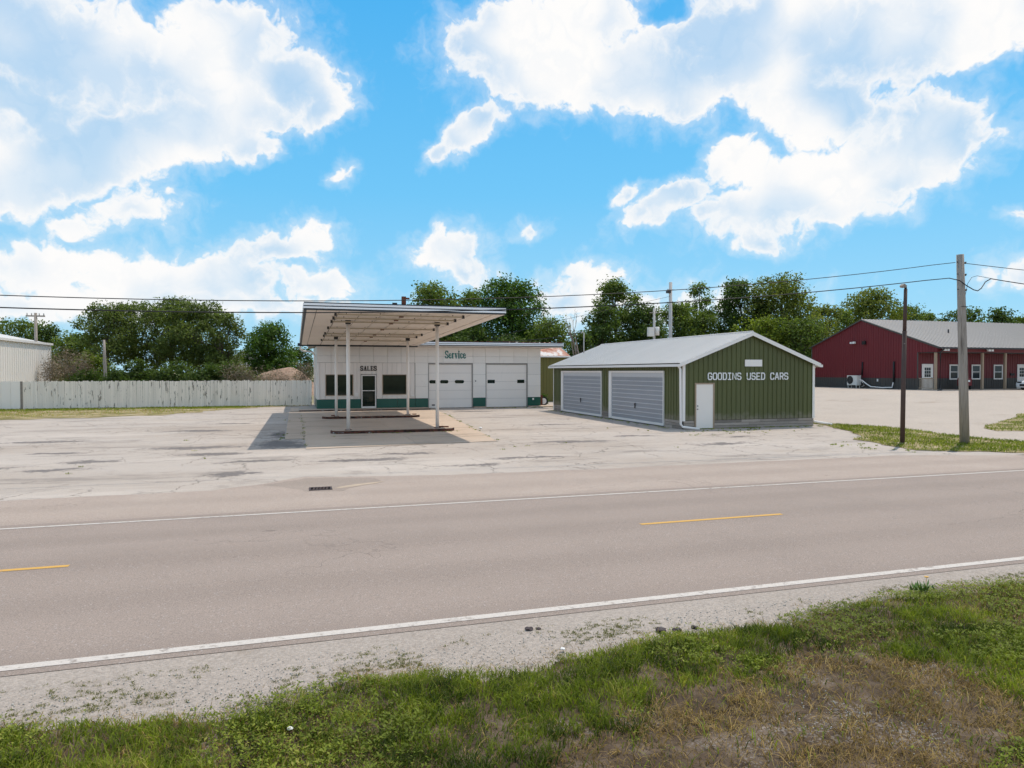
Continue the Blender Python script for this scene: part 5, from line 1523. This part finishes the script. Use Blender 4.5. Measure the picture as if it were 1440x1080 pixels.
tag(mb.build('cable_loop', 'wire', None, (23.05, 19.6, 6.1)), 'slack loop of cable hanging around the leaning pole', 'wire', 'overhead wires')
mb = MB((23.7, 19.7, 5.2)); mb.tube([(23.68, 19.72, 5.15), (23.76, 19.72, 5.6), (23.85, 19.72, 5.95), (24.1, 19.76, 6.2), (24.4, 19.8, 6.27), (25.1, 19.8, 6.2)], .008, 5)
tag(mb.build('tie_wire', 'wire', None, (23.7, 19.7, 5.2)), 'thin tie wire rising from the leaning pole to the lower cable', 'wire', 'overhead wires')
q = at(700, 470, 64)
wire('pale service drop from the garage mast to the station roof', [(19.0, 44.6, 5.40), (17.4, 47.5, 5.08), (15.6, 51, 5.0), (14.5, 53.5, 5.05)], .022)
wire('thin line from the grey floodlight pole down to the left', [(PG.x, PG.y, PG.z - 1.2), (24, 53.5, 7.6), (19, 54, 6.4), (15, 55, 5.2)], .014)
wire('thin line between the two far poles behind the garage', [(PG.x, PG.y, PG.z - 2.2), ((PG.x + PT.x) / 2, (PG.y + PT.y) / 2, 7.0), (PT.x, PT.y, PT.z - .5)], .014)
wire('guy wire sloping down right of the grey floodlight pole', [(PG.x, PG.y, PG.z - 1.5), (PG.x + 1.0, PG.y + .5, 4.6), (PG.x + 1.8, PG.y + .9, .4)], .014)

# ------------------------------------------------------------------ storm drain
T = Thing('storm_drain', 'rusty iron storm drain grate set in the road shoulder', 'drain', (.55, 16.5, 0))
zr = .012
m = T.mb()
X0, X1, Y0, Y1 = .29, .80, 16.28, 16.68
m.box(X0, X1, Y0, Y0 + .045, -.02, zr + .012).box(X0, X1, Y1 - .045, Y1, -.02, zr + .012).box(X0, X0 + .045, Y0 + .046, Y1 - .046, -.02, zr + .012).box(X1 - .045, X1, Y0 + .046, Y1 - .046, -.02, zr + .012)
m.build('frame', 'cast_iron', T.o)
T.box('dark_plate', 'void', X0 + .046, X1 - .046, Y0 + .047, Y1 - .047, .0085, .0105)  # flat black plate, the darkness below the bars put into its colour
for x in np.linspace(X0 + .09, X1 - .13, 5): T.mb().prism([(x - .018, Y0 + .047), (x + .018, Y0 + .047), (x + .055, Y1 - .047), (x + .018, Y1 - .047)], 'z', .012, .022).build('bar', 'brown_steel', T.o)

# small wheel by the station corner
T = Thing('hose_reel', 'small white and dark wheel leaning at the service bay corner', 'wheel', (18.6, 51.5, 0))
c = Vector((18.55, 51.4, .36))
T.mb().tube([c + Vector((0, -.12, 0)), c + Vector((0, .12, 0))], .36, 18).build('tyre', 'tyre_rubber', T.o)
T.mb().tube([c + Vector((0, -.14, 0)), c + Vector((0, -.121, 0))], .24, 16).build('rim', 'lamp_white', T.o)
T.mb().box(18.2, 18.45, 51.2, 51.6, .05, .85).build('stand', 'rust', T.o)

# ------------------------------------------------------------------ grass, weeds and stones
def blades(name, X, Y, Z, L, Wb, lean, tint, mat, label, cat, seed):
    r = np.random.default_rng(seed)
    n = len(X)
    a = r.random(n) * 2 * math.pi
    dx, dy = np.cos(a), np.sin(a)
    ln = lean * (.3 + r.random(n)) * L
    b = r.random(n) * 2 * math.pi
    lx, ly = np.cos(b) * ln, np.sin(b) * ln
    w = Wb * (.6 + .8 * r.random(n)) / 2
    P0 = np.stack([X, Y, Z - .01], 1)
    side = np.stack([dx * w, dy * w, 0 * w], 1)
    mid = P0 + np.stack([lx * .35, ly * .35, L * .62], 1)
    tip = P0 + np.stack([lx, ly, L * (1 - .35 * lean * r.random(n))], 1)
    V = np.stack([P0 - side, P0 + side, mid + side * .8, mid - side * .8, tip], 1).reshape(-1, 3)
    i = np.arange(n)[:, None] * 5
    F = np.concatenate([i + np.array([[0, 1, 2]]), i + np.array([[0, 2, 3]]), i + np.array([[3, 2, 4]])], 1).reshape(-1, 3)
    o = link(name, np_mesh(name, V, F, np.repeat(tint, 5)), mat)
    return tag(o, label, cat, None, 'stuff')
def scatter(n, x0, x1, y0, y1, seed):
    r = np.random.default_rng(seed)
    return x0 + (x1 - x0) * r.random(n), y0 + (y1 - y0) * r.random(n), r
def in_view(X, Y, m=4.2):
    """the wedge in front of the camera and a good step to each side"""
    Zc = X * math.sin(YAW) + Y * math.cos(YAW)
    Xc = X * math.cos(YAW) - Y * math.sin(YAW)
    return (np.abs(Xc) < Zc * .76 + m) & (Zc > 2.0)
# verge: green grass
X, Y, r = scatter(640000, -8, 16, 1.4, 7.4, 101)
e = verge_edge(X) + (vnoise(X, Y, 1.9, 4) - .5) * .5
ins = sstep(e - Y, -.10, .28)
dp = dead_patch(X, Y)
tuft = vnoise(X, Y, 5.0, 3)
far = np.clip(Y / 6, .55, 1)
thin = np.maximum(sstep(vnoise(X + 31, Y + 17, .8, 4), .62, .50), sstep(X, 2.2, .6))
keep = (r.random(len(X)) < ins * (1 - .97 * dp) * (.18 + .82 * thin) * (.25 + .75 * sstep(tuft, .32, .6))) & in_view(X, Y)
X, Y = X[keep], Y[keep]
print('green blades', len(X))
t1 = vnoise(X, Y, 1.1, 4); t2 = vnoise(X + 50, Y, 6, 2)
L = (.045 + .075 * r.random(len(X))) * (.6 + .9 * vnoise(X + 9, Y + 4, 1.8, 3))
edge = np.clip((verge_edge(X) - Y) / .6, 0, 1)
L = L * (.45 + .55 * edge)
tint = np.clip(.02 + 1.0 * t1 * r.random(len(X)) + .9 * (t2 - .45) + .35 * (1 - edge) * r.random(len(X)) + .35 * sstep(vnoise(X + 60, Y + 8, .7, 3), .45, .65) * r.random(len(X)), 0, 1)
blades('verge_grass', X, Y, verge_z(X, Y), L, .0075, .9, tint, 'blade_green', 'green weedy grass on the near roadside verge', 'grass', 1)
# broad leaves among the grass
X, Y, r = scatter(60000, -8, 16, 1.6, 7.2, 102)
pat = vnoise(X + 20, Y + 3, .9, 3)
dp = dead_patch(X, Y)
keep = (Y < verge_edge(X) - .05) & (r.random(len(X)) < sstep(pat, .42, .62) * (1 - .97 * dp)) & in_view(X, Y)
X, Y = X[keep], Y[keep]
m_ = len(X); kk = 6
ci = np.repeat(np.arange(m_), kk)
a = r.random(m_ * kk) * 2 * math.pi
Ls = .014 + .022 * r.random(m_ * kk)
base = np.stack([X[ci] + r.normal(size=m_ * kk) * .018, Y[ci] + r.normal(size=m_ * kk) * .018, verge_z(X, Y)[ci] + .03 + .06 * r.random(m_)[ci]], 1)
d = np.stack([np.cos(a), np.sin(a), .25 + .5 * r.random(m_ * kk)], 1)
sd = np.stack([-np.sin(a), np.cos(a), 0 * a], 1)
V = np.stack([base, base + d * (Ls * .5)[:, None] + sd * (Ls * .27)[:, None], base + d * Ls[:, None] * np.array([1, 1, .8]), base + d * (Ls * .5)[:, None] - sd * (Ls * .27)[:, None]], 1).reshape(-1, 3)
tint = np.repeat(np.clip(.25 + .6 * r.random(m_ * kk) * vnoise(X, Y, 1.0, 3)[ci] * 1.4, 0, 1), 4)
o = link('verge_weeds', np_mesh('verge_weeds', V, np.arange(m_ * kk * 4).reshape(-1, 4), tint), 'blade_green')
tag(o, 'leafy clover and weeds among the verge grass', 'weeds', None, 'stuff')
# dry grass in and around the dead patch, and along the gravel edge
X, Y, r = scatter(380000, -8, 16, 1.6, 7.5, 103)
dp = dead_patch(X, Y)
e = verge_edge(X) + (vnoise(X, Y, 1.9, 4) - .5) * .5
band = np.exp(-((e - Y) / .16) ** 2) * sstep(vnoise(X, Y, 3, 3), .42, .62)
bare_ = sstep(vnoise(X + 7, Y + 2, 2.4, 4), .50, .40)
keep = (r.random(len(X)) < np.clip(dp * (.22 + .78 * bare_) + band * .34 + (.10 + .30 * sstep(vnoise(X + 31, Y + 17, .8, 4), .50, .62)) * (Y < e), 0, 1)) & in_view(X, Y)
X, Y = X[keep], Y[keep]
print('dry blades', len(X))
L = (.03 + .06 * r.random(len(X)))
tint = np.clip(.02 + .75 * r.random(len(X)) * (.3 + 1.2 * vnoise(X, Y, 3.5, 3)), 0, 1)
blades('dry_grass', X, Y, verge_z(X, Y) + .004, L, .006, 1.7, tint, 'blade_dry', 'brown dead grass on the bare patch of the verge', 'grass', 2)
# weed tufts on the gravel shoulder
def tufts(cs, per, spread, Lr, seed, name, label, mat, zf, wb=.007, tl=.0):
    r = np.random.default_rng(seed)
    cs = np.array(cs)
    k = np.repeat(np.arange(len(cs)), per)
    X = cs[k, 0] + r.normal(size=len(k)) * spread * (.4 + 1.0 * r.random(len(cs))[k]); Y = cs[k, 1] + r.normal(size=len(k)) * spread * .6
    L = Lr * (.5 + r.random(len(k)))
    blades(name, X, Y, zf(X, Y), L, wb, 1.1, np.clip(tl + r.random(len(k)) * .8 * (.4 + .6 * r.random(len(cs))[k]), 0, 1), mat, label, 'weeds', seed)
X, Y, r = scatter(6500, -7, 14, 5.9, 6.9, 104)
g = (Y > verge_edge(X) + .02) & (r.random(len(X)) < sstep(vnoise(X, Y, 1.4, 3), .36, .58) * (1 - .8 * sstep(Y - verge_edge(X), .15, .65))) & in_view(X, Y)
tufts(np.stack([X[g], Y[g]], 1), 16, .020, .022, 105, 'gravel_weeds', 'tiny weed tufts growing in the gravel shoulder', 'blade_olive', lambda X, Y: 0 * X, .006, .25)
# strip by the fence
X, Y, r = scatter(90000, -30, 1.4, 43, 57, 106)
sy = np.interp(X, [p[0] for p in STRIP[:10]], [p[1] for p in STRIP[:10]]) + (vnoise(X, Y, .55, 3) - .5) * 1.2
dist = 57 - Y
pr = sstep(Y - sy, 0, 2.5) * (.25 + .75 * (dist < 2.2)) * (.35 + .65 * sstep(vnoise(X, Y, .7, 3), .4, .6))
keep = (r.random(len(X)) < pr)
X, Y = X[keep], Y[keep]; dist = 57 - Y
tint = np.clip(.25 + .25 * np.clip(dist / 4, 0, 2) + .35 * r.random(len(X)), 0, 1)
g = (dist < 3.0) | (r.random(len(X)) < .25)
blades('fence_grass', X[g], Y[g], .012 + 0 * X[g], .05 + .09 * r.random(g.sum()), .03, .9, tint[g] * .9, 'blade_green', 'short grass along the foot of the white fence', 'grass', 3)
blades('fence_dry_grass', X[~g], Y[~g], .012 + 0 * X[~g], .03 + .05 * r.random((~g).sum()), .03, 1.2, tint[~g], 'blade_dry', 'dry yellow grass between the lot and the fence', 'grass', 4)
# roadside strip on the right and the patch in the gravel lot
def in_poly(X, Y, poly):
    poly = np.array([(p[0], p[1]) for p in poly]); ins = np.zeros(len(X), bool)
    j = len(poly) - 1
    for i in range(len(poly)):
        xi, yi = poly[i]; xj, yj = poly[j]
        c = ((yi > Y) != (yj > Y)) & (X < (xj - xi) * (Y - yi) / (yj - yi + 1e-12) + xi)
        ins ^= c; j = i
    return ins
def strip_grass(poly, name, label, n, box, seed, jagp):
    X, Y, r = scatter(n, *box, seed)
    k = in_poly(X, Y, jag(poly, *jagp)) & (r.random(n) < .30 + .70 * sstep(vnoise(X, Y, 1.0, 3), .36, .55))
    X, Y = X[k], Y[k]
    t = np.clip(.1 + .8 * r.random(len(X)) * (.4 + vnoise(X + 3, Y, .8, 3)), 0, 1)
    blades(name, X, Y, hgt(X, Y) + .015, .05 + .08 * r.random(len(X)), .020, .9, t, 'blade_green', label, 'grass', seed)
strip_grass(RSTRIP, 'strip_grass', 'mown grass strip around the two poles by the road', 90000, (19, 41, 16, 31), 201, (.35, .35, .9))
strip_grass(RPATCH, 'patch_grass', 'grass island in the gravel lot at the right edge', 60000, (29, 61, 21, 34), 202, (.6, .5, .7))
# weeds by garage wall, apron joints and lot
spots = []
rr = np.random.default_rng(300)
for _ in range(90): spots.append((rr.uniform(17.6, 24.6), 28.33 - abs(rr.normal()) * .25))
for _ in range(70): spots.append((16.9 - abs(rr.normal()) * .22, rr.uniform(29, 45)))
for _ in range(60): spots.append((rr.uniform(13.2, 20.0), 49.3 - abs(rr.normal()) * .6))
for _ in range(22): spots.append((.35 + rr.normal() * .03, rr.uniform(25.3, 45)))
for _ in range(10): spots.append((-.45 + rr.normal() * .08, rr.uniform(28.5, 42)))
for _ in range(30):
    y = rr.uniform(26, 46); spots.append((xr(y) + rr.normal() * .05, y))
for _ in range(36): spots.append((18.6 + rr.normal() * 1.6, 26.6 + rr.normal() * .7))
for _ in range(50): spots.append((20.6 + rr.normal() * 1.4, 19.6 + rr.normal() * 1.0))
for _ in range(20): spots.append((rr.uniform(1.5, 7), 30.42 - abs(rr.normal()) * .1))
for _ in range(14): spots.append((rr.uniform(-6, 16), rr.uniform(18.5, 30)))
tufts(spots, 14, .045, .045, 301, 'lot_weeds', 'scattered weeds in the cracks of the lot', 'blade_green', lambda X, Y: .02 + 0 * X, .014, .2)
# loose stones on the shoulder
X, Y, r = scatter(24000, -8, 16, 5.6, 7.12, 401)
keep = in_view(X, Y) & (Y > verge_edge(X) - .25) & (r.random(len(X)) < .45 + .55 * sstep(verge_edge(X) + .5 - Y, -.2, .3)) & (Y < 7.0 + .1 * vnoise(X, Y, 2, 2))
X, Y = X[keep], Y[keep]
X2, Y2, r2 = scatter(2600, 3.2, 6.0, 3.4, 5.4, 402)
k2 = (dead_patch(X2, Y2) > .4) & (vnoise(X2 + 1, Y2, 2.0, 3) > .52)
zs2 = verge_z(X2[k2], Y2[k2])
Z = np.concatenate([0 * X, zs2]); X = np.concatenate([X, X2[k2]]); Y = np.concatenate([Y, Y2[k2]])
n = len(X); print('stones', n)
s = .003 + .007 * r.random(n) ** 2.5
oct_v = np.array([(1, 0, 0), (0, 1, 0), (-1, 0, 0), (0, -1, 0), (0, 0, .75), (0, 0, -.5)])
oct_f = np.array([(0, 1, 4), (1, 2, 4), (2, 3, 4), (3, 0, 4), (1, 0, 5), (2, 1, 5), (3, 2, 5), (0, 3, 5)])
jit = 1 + .5 * (r.random((n, 6, 1)) - .5)
rot = r.random(n) * 6.28
V = oct_v[None] * jit * s[:, None, None]
c_, s_ = np.cos(rot)[:, None], np.sin(rot)[:, None]
V = np.stack([V[..., 0] * c_ - V[..., 1] * s_, V[..., 0] * s_ * 1.0 + V[..., 1] * c_, V[..., 2]], -1) + np.stack([X, Y, Z + s * .2], 1)[:, None]
F = (oct_f[None] + (np.arange(n) * 6)[:, None, None]).reshape(-1, 3)
o = link('loose_stones', np_mesh('loose_stones', V.reshape(-1, 3), F, np.repeat(r.random(n), 6)), 'stone_grain')
tag(o, 'loose pale stones on the gravel shoulder', 'stones', None, 'stuff')

# litter and flowers
def crumple(name, label, cat, x, y, z, s, mat, seed):
    r = np.random.default_rng(seed)
    bm = bmesh.new()
    bmesh.ops.create_icosphere(bm, subdivisions=2, radius=s)
    for v in bm.verts:
        v.co *= .6 + .7 * r.random(); v.co.z *= .5
    me = bpy.data.meshes.new(name); bm.to_mesh(me); bm.free()
    tag(link(name, me, mat, None, (x, y, z + s * .3)), label, cat, 'litter on the ground')
crumple('paper_litter', 'crumpled white paper at the edge of the verge grass', 'litter', 2.45, 6.22, .02, .022, 'lamp_white', 1)
crumple('paper_litter', 'white scrap lying in the left verge grass', 'litter', -.05, 5.35, .06, .022, 'lamp_white', 2)
crumple('paper_litter', 'white scrap beside the concrete apron edge', 'litter', 8.3, 31.6, .02, .08, 'lamp_white', 3)
for i, (x, y, sz, lb) in enumerate(((2.32, 6.85, .045, 'dark asphalt crumb on the gravel below the worn line gap'), (2.42, 6.84, .03, 'smaller dark asphalt crumb right beside the first on the gravel'), (3.62, 6.40, .06, 'dark clod of soil at the gravel edge right of centre'), (3.78, 6.36, .05, 'second dark clod of soil at the gravel edge'), (4.0, 6.38, .04, 'third and smallest dark clod at the gravel edge'))):
    crumple('asphalt_crumb' if i < 2 else 'soil_clod', lb, 'debris', x, y, -.005, sz, 'cast_iron', 20 + i)
T = Thing('dandelion', 'yellow dandelion in the tuft near the white road line', 'flower', (7.3, 6.58, 0))
m = T.mb()
for _ in range(60):
    a = random.uniform(0, 6.28); q = Vector((7.3 + random.uniform(-.14, .14), 6.58 + random.uniform(-.08, .08), .01))
    e = q + Vector((math.cos(a) * .09, math.sin(a) * .09, random.uniform(.05, .14)))
    sdv = Vector((-math.sin(a), math.cos(a), 0)) * .012
    m.poly([q, (q + e) / 2 + sdv, e, (q + e) / 2 - sdv])
lf = m.build('leaves', 'weed_leaf', T.o)
T.mb().tube([(7.32, 6.56, .05), (7.33, 6.56, .19)], .003, 5).tube([(7.33, 6.56, .19), (7.33, 6.56, .20)], [.02, .026], 10).build('bloom', 'line_yellow', T.o)
